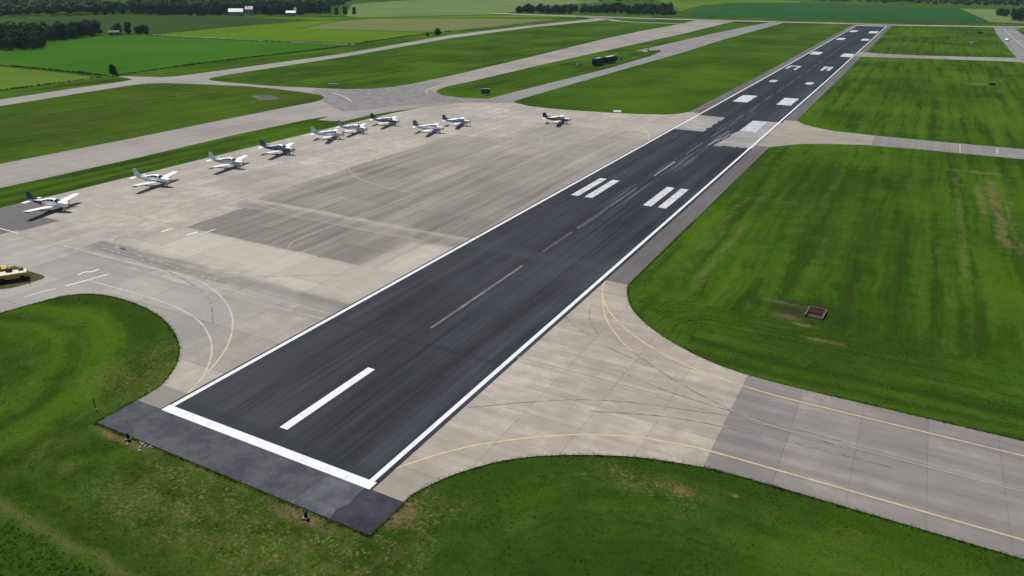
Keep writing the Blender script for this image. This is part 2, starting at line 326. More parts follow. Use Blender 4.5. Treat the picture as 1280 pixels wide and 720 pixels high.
def concrete_material(name, base, light, stain, apron=False):
    t = NT(name); at = t.n('Attribute', attribute_type='OBJECT', attribute_name='tone').outputs['Fac']
    X, Y, Z = t.xyz()
    big = t.noise(t.vec(), 0.06, 5, 0.62, 0.6); mid = t.noise(t.vec(loc=(5, 2, 0)), 0.5, 5, 0.65)
    stk = t.noise(t.vec(scale=(1, 0.05, 1)), 0.55, 4, 0.62); fine = t.noise(t.vec(), 7.0, 4, 0.7)
    sx = t.noise(t.vec(scale=(0.06, 1, 1)), 0.8, 4, 0.62)
    v = t.math('ADD', t.math('MULTIPLY', big, 0.45), t.math('MULTIPLY', mid, 0.25))
    v = t.math('ADD', v, t.math('MULTIPLY', stk if apron else sx, 0.30 if apron else 0.42)); v = t.math('SUBTRACT', v, 0.0 if apron else 0.06)
    c = t.mix(t.rng(v, 0.38, 0.58), stain, base); c = t.mix(t.rng(v, 0.53, 0.66), c, light)
    c = t.mix(t.rng(mid, 0.35, 0.6, 0.22, 0.0), c, (0.235, 0.205, 0.165))
    if apron:
        ds = t.mix(t.rng(stk, 0.38, 0.62), (0.120, 0.110, 0.099), (0.198, 0.182, 0.161))
        k = t.math('MULTIPLY', t.box(-93.6, -57.6, 70.6, 82.4, 0.10, 0.35, 0.25), 0.95)
        k = t.math('MAXIMUM', k, t.math('MULTIPLY', t.box(-97, -53, 82.3, 85.6, 0.8, 0.8, 0.3), 0.75))
        k2 = t.math('MULTIPLY', t.box(-96.5, -50, 86.9, 152, 0.25, 0.6, 0.2), t.rng(t.noise(t.vec(scale=(1, 0.12, 1), loc=(3, 0, 0)), 0.12, 4), 0.36, 0.58, 0.62, 0.95))
        k = t.math('MAXIMUM', k, t.math('MULTIPLY', k2, t.rng(Y, 152, 112, 0.5, 1.0)))
        k = t.math('MAXIMUM', k, t.math('MULTIPLY', t.box(-86, -50, 150, 176, 1.5, 3.0, 0.08), 0.35))
        c = t.mix(k, c, ds)
        # tyre-marked band across the apron
        kb = t.math('MULTIPLY', t.box(-98.5, -50, 57.2, 60.3, 0.5, 0.6, 0.25), t.rng(sx, 0.32, 0.6, 0.35, 0.95))
        kb = t.math('MAXIMUM', kb, t.math('MULTIPLY', t.box(-100, -50, 53.4, 57.2, 1.0, 1.4, 0.2), t.rng(sx, 0.4, 0.66, 0.0, 0.7)))
        kb = t.math('MULTIPLY', kb, t.rng(X, -53, -100, 0.62, 1.0)); c = t.mix(kb, c, (0.105, 0.102, 0.105))
        # greyer southern part, new grey strip beside the runway head
        kg = t.math('MULTIPLY', t.box(-130, -62, 0, 57, 3.0, 3.0, 0.06), 0.5); c = t.mix(kg, c, (0.250, 0.248, 0.248))
        kg = t.math('MULTIPLY', t.box(-57.5, -50, 30, 37.4, 0.1, 0.15, 0.6), 0.75); c = t.mix(kg, c, (0.155, 0.145, 0.138))
        # tar-black asphalt bay under the tail of the first aircraft
        kd = t.box(-135, -113.2, 57.5, 63.2, 0.15, 0.25, 0.4); kd = t.math('MAXIMUM', kd, t.box(-135, -117.8, 62, 69.5, 0.25, 0.4, 0.4))
        kd = t.math('MAXIMUM', kd, t.box(-135, -114.2, 52.5, 58, 0.15, 0.25, 0.4)); c = t.mix(t.math('MULTIPLY', kd, 0.88), c, (0.070, 0.068, 0.072))
        kw = t.math('MULTIPLY', t.math('MAXIMUM', t.box(-61, -50, 61, 82, 1.2, 1.5, 0.1), t.box(-93, -50, 61.5, 70.2, 0.8, 1.0, 0.1)), 0.5); c = t.mix(kw, c, (0.410, 0.380, 0.322))
    c = t.mix(t.rng(fine, 0.3, 0.75, 0.16, 0.0), c, (0.10, 0.095, 0.09))
    c = t.mix(1.0, c, _tone(t, at), 'MULTIPLY')
    t.bump(fine, 0.25, 0.02); return t.done(c, 0.85, 0.25)
def _tone(t, at):
    nd = t.n('CombineColor'); f = t.rng(at, 0, 1, 0.85, 1.12)
    for i in range(3): t.put(nd.inputs[i], f)
    return nd.outputs[0]
APRONM = concrete_material('weathered_apron_concrete', (0.338, 0.314, 0.272), (0.415, 0.385, 0.330), (0.235, 0.220, 0.196), True)
CONC = concrete_material('taxiway_concrete', (0.335, 0.302, 0.252), (0.410, 0.370, 0.308), (0.235, 0.213, 0.182))
CONC2 = concrete_material('bleached_crossing_concrete', (0.330, 0.325, 0.310), (0.400, 0.392, 0.372), (0.215, 0.215, 0.212))
GREYC = concrete_material('grey_taxiway_panels', (0.190, 0.176, 0.170), (0.240, 0.222, 0.210), (0.118, 0.112, 0.114))
GREYL = concrete_material('pale_grey_taxiway_panels', (0.222, 0.203, 0.192), (0.275, 0.252, 0.234), (0.135, 0.126, 0.124))
JOINT = plain('dirt_filled_joint', (0.11, 0.10, 0.088), 0.95, 0.1)

def asphalt_material(name, a, b, streak=1.0, along='y', rubber=False, cool=None):
    t = NT(name); X, Y, Z = t.xyz(); sc = (1, 0.018, 1) if along == 'y' else (0.03, 1, 1)
    s1 = t.noise(t.vec(scale=sc), 0.55, 4, 0.65); s2 = t.noise(t.vec(scale=sc, loc=(3, 0, 0)), 2.4, 3, 0.65)
    big = t.noise(t.vec(), 0.045, 4, 0.6); fine = t.noise(t.vec(), 5.0, 5, 0.72)
    v = t.math('ADD', t.math('MULTIPLY', s1, 0.42 * streak), t.math('MULTIPLY', s2, 0.28 * streak))
    v = t.math('ADD', v, t.math('MULTIPLY', t.noise(t.vec(loc=(2, 8, 0)), 0.45, 5, 0.68) if streak < 0.5 else big, 0.30 + 0.7 * (1 - streak)))
    c = t.mix(t.rng(v, 0.42, 0.58), a, b)
    if rubber:
        X2 = t.math('ADD', X, t.rng(t.noise(t.vec(), 0.3, 3), .2, .8, -.05, .05))
        fr = t.math('ABSOLUTE', t.math('SUBTRACT', t.math('FRACT', t.math('DIVIDE', t.math('ADD', X2, 100.0), 3.83)), 0.5))
        c = t.mix(t.rng(fr, 0.484, 0.496, 0.0, 0.6), c, (0.010, 0.011, 0.013))
        lane = t.n('TexWhiteNoise', noise_dimensions='1D'); t.put(lane.inputs['W'], t.math('FLOOR', t.math('DIVIDE', t.math('ADD', X2, 101.9), 3.83)))
        c = t.mix(t.rng(lane.outputs['Value'], 0, 1, 0.0, 0.38), c, (0.020, 0.019, 0.024))
        # paving lanes laid in long strips, rubber deposit down the middle
        k = t.math('MULTIPLY', t.box(-45.5, -37.0, 120, 800, 1.8, 1.6, 0.03), t.rng(s2, 0.3, 0.6, 0.3, 0.8)); c = t.mix(k, c, (0.011, 0.016, 0.026))
        k = t.math('MULTIPLY', t.box(-53.5, -30, 84, 86.5, 0.8, 0.7, 0.1), 0.3); c = t.mix(k, c, (0.055, 0.063, 0.070))
        k = t.math('MULTIPLY', t.box(-53.5, -30, 55.5, 56.2, 0.3, 0.3, 0.2), 0.45); c = t.mix(k, c, (0.016, 0.017, 0.020))
        w = t.rng(t.noise(t.vec(scale=(1, 0.011, 1), loc=(0.8, 4, 0)), 5.0, 2, 0.5), 0.62, 0.72, 0, 0.30)
        c = t.mix(w, c, (0.075, 0.082, 0.090))
        k = t.math('MULTIPLY', t.box(-43, -38.8, 100, 240, 0.6, 1.0, 0.03), t.rng(s2, 0.52, 0.66, 0, 0.5)); c = t.mix(k, c, (0.16, 0.18, 0.20))
        k = t.math('MULTIPLY', t.box(-52.4, -31, 35.2, 36.6, 0.25, 0.3, 0.5), 0.5); c = t.mix(k, c, (0.020, 0.027, 0.029))
    c = t.mix(t.rng(fine, 0.3, 0.75, 0.3, 0.0), c, tuple(q * 0.55 for q in a))
    t.bump(fine, 0.35, 0.03); return t.done(c, t.rng(v, 0.3, 0.7, 0.7, 0.85), 0.12)
RWY = asphalt_material('runway_asphalt', (0.0105, 0.0138, 0.0185), (0.047, 0.053, 0.063), 1.0, 'y', True)
SHO = asphalt_material('grey_shoulder_asphalt', (0.090, 0.084, 0.085), (0.140, 0.128, 0.126), 0.9)
PAD = asphalt_material('blue_grey_overrun_asphalt', (0.042, 0.044, 0.055), (0.080, 0.080, 0.092), 0.2)
PAD2 = asphalt_material('overrun_patch_asphalt', (0.058, 0.064, 0.080), (0.108, 0.110, 0.122), 0.1)
PAD3 = asphalt_material('overrun_dark_corner_asphalt', (0.022, 0.021, 0.032), (0.050, 0.048, 0.062), 0.2)
TAX = asphalt_material('pale_taxiway_asphalt', (0.195, 0.180, 0.166), (0.285, 0.265, 0.243), 0.8)
TAXD = asphalt_material('grey_junction_asphalt', (0.135, 0.132, 0.132), (0.215, 0.208, 0.203), 0.3)
ETX = asphalt_material('grey_side_taxiway_asphalt', (0.165, 0.158, 0.158), (0.230, 0.220, 0.215), 0.9)
def paint(name, col, wear, under, scale=3.0, sc=(1, 0.25, 1)):
    t = NT(name); n = t.noise(t.vec(scale=sc), scale, 5, 0.7); n2 = t.noise(t.vec(), 0.6, 3)
    v = t.math('ADD', t.math('MULTIPLY', n, 0.6), t.math('MULTIPLY', n2, 0.4))
    return t.done(t.mix(t.rng(v, 0.5 + (wear - 0.5) * 0.5 + 0.06, 0.5 + (wear - 0.5) * 0.5 - 0.06), col, under), 0.6, 0.35)
WHITE = paint('white_runway_paint', (0.60, 0.62, 0.64), 0.40, (0.48, 0.49, 0.51), 4.0)
WHITE2 = paint('weathered_white_paint', (0.40, 0.42, 0.45), 0.40, (0.27, 0.28, 0.30), 1.5)
WHITE3 = paint('greyed_white_paint', (0.48, 0.50, 0.52), 0.46, (0.34, 0.35, 0.37), 2.5)
WORN = paint('worn_white_paint', (0.20, 0.215, 0.23), 0.5, (0.085, 0.092, 0.10), 3.0, (1, 0.05, 1))
FAINT = paint('faint_white_paint', (0.10, 0.115, 0.13), 0.60, (0.040, 0.045, 0.052), 3.0, (1, 0.05, 1))
SMEAR = paint('smeared_white_paint', (0.15, 0.163, 0.178), 0.6, (0.070, 0.078, 0.088), 4.0, (1, 0.04, 1))
YELL = paint('yellow_taxi_paint', (0.50, 0.37, 0.16), 0.45, (0.34, 0.29, 0.21), 2.0, (1, 1, 1))
CREAM = paint('faded_cream_paint', (0.42, 0.37, 0.27), 0.5, (0.28, 0.26, 0.225), 1.6, (1, 1, 1))
FADEY = paint('worn_yellow_paint', (0.30, 0.265, 0.20), 0.6, (0.225, 0.212, 0.19), 1.2, (1, 1, 1))
TYRE = paint('tyre_mark', (0.13, 0.122, 0.115), 0.45, (0.25, 0.23, 0.205), 1.2, (1, 1, 1))

# ------------------------------------------------------------------ ground, fields and roads
def disc(n=96, r=6000.0): return [(r * math.cos(2 * math.pi * i / n), 300 + r * math.sin(2 * math.pi * i / n)) for i in range(n)]
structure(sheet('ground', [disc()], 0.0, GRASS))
F = {'a': ((0.055, 0.110, 0.014), (0.105, 0.150, 0.022)), 'b': ((0.024, 0.085, 0.008), (0.042, 0.118, 0.010)), 'c': ((0.024, 0.050, 0.013), (0.036, 0.068, 0.016)),
     'd': ((0.050, 0.118, 0.007), (0.086, 0.150, 0.010)), 'e': ((0.100, 0.125, 0.040), (0.130, 0.140, 0.060)), 'f': ((0.085, 0.130, 0.045), (0.125, 0.165, 0.060)),
     'g': ((0.014, 0.060, 0.016), (0.024, 0.080, 0.020))}
FIELDS = [('a', [(-365, 176), (-336, 179), (-297, 180), (-268, 177), (-266, 156), (-269, 127)]),
          ('b', [(-439, 206), (-409, 220), (-401, 235), (-438, 260), (-460, 309), (-453, 326), (-436, 328), (-350, 333), (-285, 341), (-283, 273), (-280, 224), (-270, 187), (-275, 184), (-305, 185), (-376, 181)]),
          ('c', [(-706, 348), (-707, 386), (-715, 433), (-704, 490), (-631, 523), (-553, 540), (-485, 535), (-476, 438), (-448, 338), (-459, 331), (-524, 316), (-503, 246)]),
          ('d', [(-444, 336), (-468, 431), (-476, 524), (-460, 543), (-412, 432), (-343, 447), (-302, 453), (-290, 348), (-357, 340)]),
          ('e', [(-410, 434), (-456, 538), (-455, 582), (-404, 627), (-351, 656), (-310, 676), (-304, 542), (-303, 457), (-345, 450)]),
          ('f', [(-743, 898), (-797, 1135), (-760, 1400), (-500, 1300), (-482, 1022), (-406, 731), (-481, 591), (-513, 608)]),
          ('d', [(-571, 527), (-482, 581), (-393, 717), (-331, 762), (-310, 714), (-409, 633), (-465, 584), (-482, 537), (-544, 531)]),
          ('g', [(-297, 1128), (-290, 1327), (-200, 1402), (-72, 1308), (31, 1268), (48, 865), (-35, 808), (-144, 812), (-226, 816)]),
          ('f', [(33, 1269), (150, 1240), (160, 820), (50, 858)]),
          ('d', [(-551, 1603), (-225, 1571), (-204, 1428), (-295, 1351), (-306, 1164), (-270, 937), (-352, 1173)]),
          ('f', [(-935, 618), (-999, 687), (-937, 654), (-899, 612)]), ('f', [(-998, 733), (-1056, 813), (-1011, 824), (-940, 758)])]
FM = {k: crop_material('crop_' + k, *v, ang=0.3 * i) for i, (k, v) in enumerate(F.items())}
for i, (k, p) in enumerate(FIELDS): structure(sheet('field', [p], 0.06 + 0.02 * i, FM[k]))

def path(name, pts, w, z, m): return structure(ribbon(name, smoothline(pts), w, z, m))
structure(sheet('taxiway', [TAXI, M1, SGR], 0.010, TAX))
path('farm_track', [(-445, 335), (-400, 336), (-350, 337.5), (-285, 344)], 4, 0.10, TAX)
path('perimeter_road', [(-300, 720), (-272, 700), (-250, 672), (-225, 662), (-186, 664)], [8, 9, 9, 9, 9] * 1 + [9] * 12, 0.20, TAX)
path('perimeter_road', [(-420, 745), (-280, 736), (-170, 740), (-60, 752), (-30, 748), (46, 772), (160, 815)], 20, 0.22, TAX)
structure(sheet('side_taxiway', [ETAX], 0.024, ETX))
JUN = [(-166, 184), (-160, 176), (-142, 164), (-133.7, 180), (-127, 192.5), (-118, 197), (-106.5, 199.3), (-109, 206), (-119, 206.2), (-127.5, 204), (-135.4, 205.2), (-139.9, 208.9), (-147, 214), (-151, 226), (-153, 236),
       (-158.6, 232), (-159.6, 216), (-163, 206), (-171, 199), (-180, 195), (-176, 189)]
structure(sheet('taxiway_junction', [JUN], 0.017, TAXD))
structure(sheet('paved_pad', [[(-187.9, 173.3), (-182.4, 177.5), (-173.7, 172.8), (-177.6, 167.6)]], 0.012, plain('mossy_old_paving', (0.115, 0.118, 0.095), 0.9, 0.1, var=0.3, scale=0.5)))
structure(sheet('cross_taxiway', [HTAX], 0.013, CONC))
structure(sheet('cross_taxiway', [[(-6.8, 201.7), (-6.8, 189.3), (3.6, 189.9), (70, 190), (70, 202.2), (11, 201.3)]], 0.020, ETX))
structure(sheet('cross_taxiway', [[(bend(-30, 452), 452), (-26.3, 451), (-20.8, 446.7), (-1.5, 445.8), (41.2, 458), (75, 462), (75, 438), (29.6, 434.6), (-1.2, 429), (-29, 421.4), (bend(-30, 421), 421)]], 0.013, TAX))
structure(sheet('far_taxiway', [[(42, 430), (41.4, 460), (42.6, 567), (44, 660), (47, 760), (40, 772), (68, 776), (61, 740), (60.7, 663), (75, 600), (75, 430)]], 0.024, ETX))

# concrete slabs: each a thin prism of its own, joints left open between them
def slab_mesh(poly, z0, z1):
    n = len(poly); v = [(x, y, z1) for x, y in poly] + [(x, y, z0) for x, y in poly]
    f = [tuple(range(n))] + [(i, n + i, n + (i + 1) % n, (i + 1) % n) for i in range(n)]
    return pydata('slab', v, f)
def area(p): return 0.5 * sum(p[i - 1][0] * p[i][1] - p[i][0] * p[i - 1][1] for i in range(len(p)))
def slabs(parent, outline, xs, ys, mat, z, gap=0.02, limit=300):
    k = 0; small = []
    for i in range(len(xs) - 1):
        for j in range(len(ys) - 1):
            p = clip(outline, xs[i] + gap, xs[i + 1] - gap, ys[j] + gap, ys[j + 1] - gap)
            q = []
            for a in p:
                if not q or math.hypot(a[0] - q[-1][0], a[1] - q[-1][1]) > 0.02: q.append(a)
            if len(q) < 3 or abs(area(q)) < 0.15: continue
            if area(q) < 0: q = q[::-1]
            dz = random.uniform(-0.0015, 0.0015)
            o = link('concrete_slab', slab_mesh(q, z - 0.02, z + dz), mat, parent)
            o['tone'] = min(1.0, max(0.0, random.gauss(0.5, 0.17))); k += 1
    return k
ap = structure(sheet('apron', [APRON], 0.030, JOINT))
xs = [-127.9 - 0.6] + [-53.15 - 7.3 * k for k in range(10, -1, -1)]
ys = [5, 13, 20, 27.2, 34.4, 41.6, 48.8, 56, 63.3, 70.5, 76.4, 82.3, 88.2] + [88.2 + 7.35 * k for k in range(1, 18)]
slabs(ap, APRON, xs, ys, APRONM, 0.046, 0.014)
gt = structure(sheet('taxiway_entrance', [GTAX], 0.030, JOINT))
xg = [-30.2, -24.9, -19.6, -14.3, -9.1]; yg = [34.4, 37.9, 41.4, 45.2, 49.2, 53.2, 57.25, 61.3, 65.3, 69.4, 73.5, 77.6, 81.7]
slabs(gt, GTAX, xg, yg, CONC, 0.046, 0.009)
xg2 = [-9.1, -4.0] + [-4.0 + 5.15 * k for k in range(1, 15)]
slabs(gt, GTAX, xg2[:2], [49.2, 57.25, 65.7], GREYC, 0.0465, 0.010)
slabs(gt, GTAX, xg2[1:], [49.2, 57.25, 65.7], GREYL, 0.0465, 0.010)

# runway, shoulders, overrun
def rect(x0, x1, y0, y1, n=12):
    yy = [y0 + (y1 - y0) * i / n for i in range(n + 1)]
    return [(bend(x1, y), y) for y in yy] + [(bend(x0, y), y) for y in yy[::-1]]
rw = structure(sheet('runway', [rect(-53.15, -29.95, 34.4, 736, 40)], 0.055, RWY))
for a in ((-30.0, -27.0, 81.6, 175.2), (-30.0, -27.0, 213.8, 424), (-30.0, -27.0, 449, 738), (-56.25, -53.1, 212.9, 738)):
    structure(sheet('runway_shoulder', [rect(*a)], 0.050, SHO))
structure(sheet('overrun', [[(-56.0, 30.4), (-27.05, 30.5), (-27.05, 34.42), (-56.25, 34.42)]], 0.052, PAD))
structure(sheet('overrun', [[(-34.3, 30.47), (-30.6, 30.48), (-29.4, 34.38), (-33.9, 34.38)]], 0.056, PAD2))
structure(sheet('overrun', [rag(-30.6, -27.1, 30.53, 34.36, 0.25, 0.8, 'l')], 0.060, PAD3))
# concrete left bare where the cross taxiway meets the runway
structure(sheet('runway_crossing', [rag(-53.1, -45.0, 185.6, 209.4, 0.5, 1.3, 'r', 0.5)], 0.060, CONC2))
PR = [(-30.0, 171.2)] + [(-30.8 - 0.35 * k, 171.0 + random.uniform(-1.2, 1.4) - 0.06 * k) for k in range(1, 23)] + [(-38.4, 174), (-37.6, 181), (-38.0, 186), (-37.2, 192), (-36.6, 208.4), (-30.0, 208.9)]
structure(sheet('runway_crossing', [PR[::-1]], 0.060, CONC2))
for k in range(12):
    x = random.uniform(-40.2, -37.2); y = random.uniform(168, 180); structure(ribbon('runway_crossing', [(x, y), (x + 0.2, y + random.uniform(4, 13))], random.uniform(0.1, 0.3), 0.0605 + 0.0005 * k, CONC2))

# ------------------------------------------------------------------ painted markings
mk = 0.066
def mark(poly, m=WHITE, z=mk): return structure(sheet('runway_marking', [poly], z, m))
mark(rect(-52.92, -52.45, 35.28, 735, 40), WHITE); mark(rect(-30.86, -30.40, 35.28, 735, 40), WHITE)
mark([(-53.0, 34.36), (-30.15, 34.36), (-30.15, 35.27), (-53.0, 35.27)])
mark([(-41.95, 37.3), (-41.1, 37.3), (-41.1, 49.1), (-41.95, 49.1)])
for x0, x1 in ((-50.0, -48.6), (-47.45, -46.0), (-36.85, -35.4), (-34.25, -32.85)): mark([(x0, 115.8), (x1, 115.8), (x1, 129.4), (x0, 129.4)], WHITE3)
mark([(-37.3, 191.8), (-33.3, 191.4), (-33.5, 208.0), (-37.3, 208.0)], WHITE2, 0.0685)
mark(rag(-50, -45.5, 240, 256, 0.15, 1.5, 'lr'), WHITE3); mark(rag(-36.9, -32.65, 240.3, 256.5, 0.15, 1.5, 'lr'), WHITE3)
def blob(cx, cy, rx, ry, m=WHITE2, e=0.6):
    mark([(cx + rx * (1 + random.uniform(-.12, .12)) * math.copysign(abs(math.cos(a)) ** e, math.cos(a)), cy + ry * math.copysign(abs(math.sin(a)) ** e, math.sin(a))) for a in [2 * math.pi * i / 20 for i in range(20)]], m)
blob(-48.1, 299, 1.3, 3.4, WHITE2); blob(-35.1, 298.6, 1.35, 3.6, WHITE2)
for p in ([(-51.3, 346), (-50.2, 346), (-50.2, 360), (-51.3, 360)], [(-50.2, 356.8), (-47.6, 356.8), (-47.6, 360.2), (-50.2, 360.2)], [(-47.6, 342.5), (-46.5, 342.5), (-46.5, 359.5), (-47.6, 359.5)],
          [(-37.2, 346), (-36.2, 346), (-36.2, 364), (-37.6, 364)], [(-36.2, 353), (-34.9, 358), (-34.9, 363), (-36.2, 362)], [(-34.9, 346.5), (-33.7, 346.5), (-33.7, 364), (-34.9, 364)]):
    mark([(bend(x, 350), y) for x, y in p], WHITE2)
for cx, cy, rx, ry in ((-49.7, 431, 2.5, 11), (-34.2, 427, 2.6, 12.5), (-49.6, 549, 2.2, 12), (-35.2, 549.5, 2.2, 11), (-50.0, 641, 2.4, 14), (-36.0, 636, 3.1, 17)): blob(cx, cy, rx, ry * .8, WHITE3, 0.28)
structure(sheet('runway_marking', [rect(-52.3, -31, 724, 733, 4)], mk, WHITE2))
# worn centre line
def streak(x, y0, y1, w, m):
    n = 10; pts = [(bend(x, y0 + (y1 - y0) * i / n) + 0.07 * math.sin(3.1 * i), y0 + (y1 - y0) * i / n) for i in range(n + 1)]
    structure(ribbon('runway_marking', pts, [w * random.uniform(0.85, 1.1) for _ in pts], mk + 0.001, m))
streak(-41.5, 59.3, 81, 0.38, SMEAR)
streak(-41.5, 87, 97, 0.3, FAINT); streak(-41.45, 99, 126, 0.45, FAINT); streak(-41.5, 136, 150, 0.42, WORN)
y = 158
while y < 715:
    streak(-41.5, y, y + 14, 0.38, FAINT); y += 22
# taxi lines
lz = 0.054
def line(pts, w, m, k=4, z=lz, nm='taxi_line'): return structure(ribbon(nm, smoothline(pts, k), w, z, m))
line([(-102.1, 56.6), (-88.8, 56.6), (-77.3, 57.0), (-71.7, 55.9), (-66.4, 53.6), (-61.7, 50.4), (-57.6, 46), (-55.5, 42.5), (-54, 39.2), (-53.25, 37.5)], 0.19, CREAM)
line([(-86.4, 50.1), (-75, 50.2), (-68.9, 49.6), (-64.1, 48.2), (-59.6, 45.6), (-57.2, 43.5), (-55.1, 41), (-53.9, 39)], 0.19, CREAM, z=lz + .001)
line([(-75.5, 56.8), (-73.6, 56.75), (-53.2, 57)], 0.2, FADEY, z=lz + .002)
line([(-75.6, 57.2), (-59.9, 66.9)], 0.2, FADEY, z=lz + .003)
line([(-94.1, 59.5), (-98.6, 62.3), (-101.4, 65), (-103, 67.8), (-103.8, 72.2), (-103.9, 80)], 0.2, FADEY)
line([(-73.2, 70.6), (-74.5, 72.9), (-75.0, 76.1), (-74.4, 83.6), (-74.3, 87), (-74.1, 104.6)], 0.2, FADEY)
line([(-101.6, 96), (-101.6, 90.9), (-97.1, 86.9), (-93.5, 85), (-86.4, 83.7)], 0.22, FADEY)
line([(-99.8, 122), (-99.2, 115), (-94.4, 110), (-88.6, 106.1), (-80.8, 103.9), (-73.7, 103)], 0.25, FADEY)
line([(-73.6, 151.4), (-76.5, 158.2), (-80.3, 161.6), (-90, 164)], 0.3, FADEY)
line([(-70, 190), (-64.4, 187.6), (-58, 180.4), (-54.8, 172.8), (-53.3, 168.2)], 0.3, CREAM)
line([(-153, 40), (-153, 120), (-152.6, 160), (-151, 180)], 0.3, FADEY, z=0.021); line([(-143.2, 20), (-143.2, 100), (-143.8, 140)], 0.35, FADEY, z=0.021)
line([(-170, 192), (-165, 189), (-160, 186.5), (-152, 180)], 0.5, CREAM, z=0.022)
line([(-141.5, 206), (-146, 211.5), (-148.3, 218), (-148.5, 226)], 0.4, CREAM, z=0.022); line([(-135, 168), (-137, 186), (-133, 196)], 0.3, FADEY, z=0.022)
def wmark(p, z=lz + .004): structure(sheet('apron_marking', [p], z, WHITE2 if random.random() < .3 else WHITE))
for x, y0, y1 in ((-94.85, 67.2, 69.2), (-90.25, 68.0, 69.9), (-88.9, 70.1, 72.1)): wmark([(x - .17, y0), (x + .17, y0), (x + .17, y1), (x - .17, y1)])
structure(sheet('apron_marking', [rag(-89.9, -88.1, 68.4, 69.6, 0.25, 0.4)], lz + .0055, plain('pale_grey_patch', (0.36, 0.37, 0.38), 0.8, 0.2)))
structure(sheet('apron_marking', [rag(-91.9, -91.2, 66.9, 67.7, 0.12, 0.3)], lz + .0055, plain('pale_patch', (0.40, 0.39, 0.36), 0.8, 0.2)))
structure(sheet('apron_marking', [rag(-87.0, -85.2, 67.2, 67.9, 0.2, 0.3)], lz + .0055, plain('pale_patch', (0.37, 0.36, 0.32), 0.8, 0.2)))
line([(-89.3, 50.6), (-89.45, 51.7), (-88.8, 52.1), (-88.8, 53.2)], 0.26, WHITE, z=lz + .004, nm='apron_marking')
line([(-88.1, 43.2), (-87.8, 45.2), (-87.4, 46.6)], 0.26, WHITE2, z=lz + .004, nm='apron_marking'); line([(-87.2, 47.6), (-86.6, 50.3), (-86.2, 52.6)], 0.26, WHITE, z=lz + .004, nm='apron_marking')
line([(-91.6, 46.2), (-89.5, 46.0), (-87.4, 46.7)], 0.12, FADEY, z=lz + .004, nm='apron_marking')
line([(-118.5, 56.7), (-112.5, 56.6)], 0.24, WHITE2, z=lz + .004, nm='apron_marking')
line([(-101, 50.2), (-96, 54)], 0.3, FADEY, z=lz + .004, nm='apron_marking')
# right-hand entrance
line([(-30.0, 37.35), (-28.3, 40.2), (-26.2, 42.9), (-22.9, 45.9), (-19.2, 48.5), (-15.1, 50.3), (-11.3, 51.15), (-8.4, 51.35), (-3.2, 51.35), (70, 51.35)], 0.16, YELL)
line([(-30.0, 81.4), (-29.5, 79.3), (-28.6, 76.9), (-27.4, 74.6), (-25.8, 72.4), (-23.9, 70.3), (-21.6, 68.3), (-18, 65.9), (-14.2, 64.3), (-10.5, 63.4), (-6.6, 62.85), (-2.6, 62.75), (70, 62.75)], 0.16, YELL, z=lz + .001)
line([(-28.0, 75.4), (-27.1, 73.4), (-25.9, 71), (-24.4, 68.9), (-22.4, 66.5), (-20.5, 64.7)], 0.15, YELL, z=lz + .002)
line([(-20.5, 64.7), (-16.2, 61.8), (-13.4, 60.2), (-11.4, 59.3), (-9.2, 58.35)], 0.15, TYRE, z=lz + .003)
line([(-9.2, 58.35), (-6.6, 57.65), (-4.5, 57.42), (-1.9, 57.4), (70, 57.4)], 0.13, FADEY, z=lz + .003)
line([(-30.2, 58), (-24.6, 58), (-20.4, 57.95), (-15.5, 57.7)], 0.16, FADEY, z=lz + .004); line([(-12, 57.4), (-9.1, 57.25), (-6, 57.3)], 0.13, FADEY, z=lz + .004)
line([(-29.6, 47.6), (-25.4, 50.9), (-21.4, 53.6), (-16.5, 55.6), (-12.4, 56.5), (-9.5, 57.2), (-5, 57.2), (2, 57.0)], 0.11, TYRE, z=lz + .005, nm='tyre_mark')
for pts in ([(-29.9, 69), (-27.6, 67.0), (-25.8, 66.2)], [(-28.6, 73), (-27.2, 69.5), (-25, 66.7)], [(-23.5, 64.5), (-20, 63.3), (-17, 62.4)], [(-21, 60.4), (-15, 58.8), (-8, 58.1), (0, 57.9)], [(-20, 52.2), (-14, 54.5), (-7, 55.6), (4, 56)]):
    line(pts, 0.13, TYRE, z=lz + .006, nm='tyre_mark')
for pts in ([(-99, 59.2), (-90, 59.6), (-80, 58.2), (-70, 57.6)], [(-97.5, 66), (-97.8, 62), (-94, 59.8), (-85, 58.6)], [(-96, 58.6), (-84, 57.6), (-70, 54), (-62, 48)]):
    line(pts, 0.28, TYRE, z=lz + .006, nm='tyre_mark')
line([(11.4, 201.2), (11.2, 189.9)], 0.28, CREAM, z=0.026); line([(18.8, 199.5), (18.5, 193.5)], 0.4, CREAM, z=0.026)
line([(-5, 195.8), (40, 196)], 0.25, FADEY, z=0.026)
line([(51, 430), (51, 560), (53, 745)], 0.5, CREAM, z=0.030)

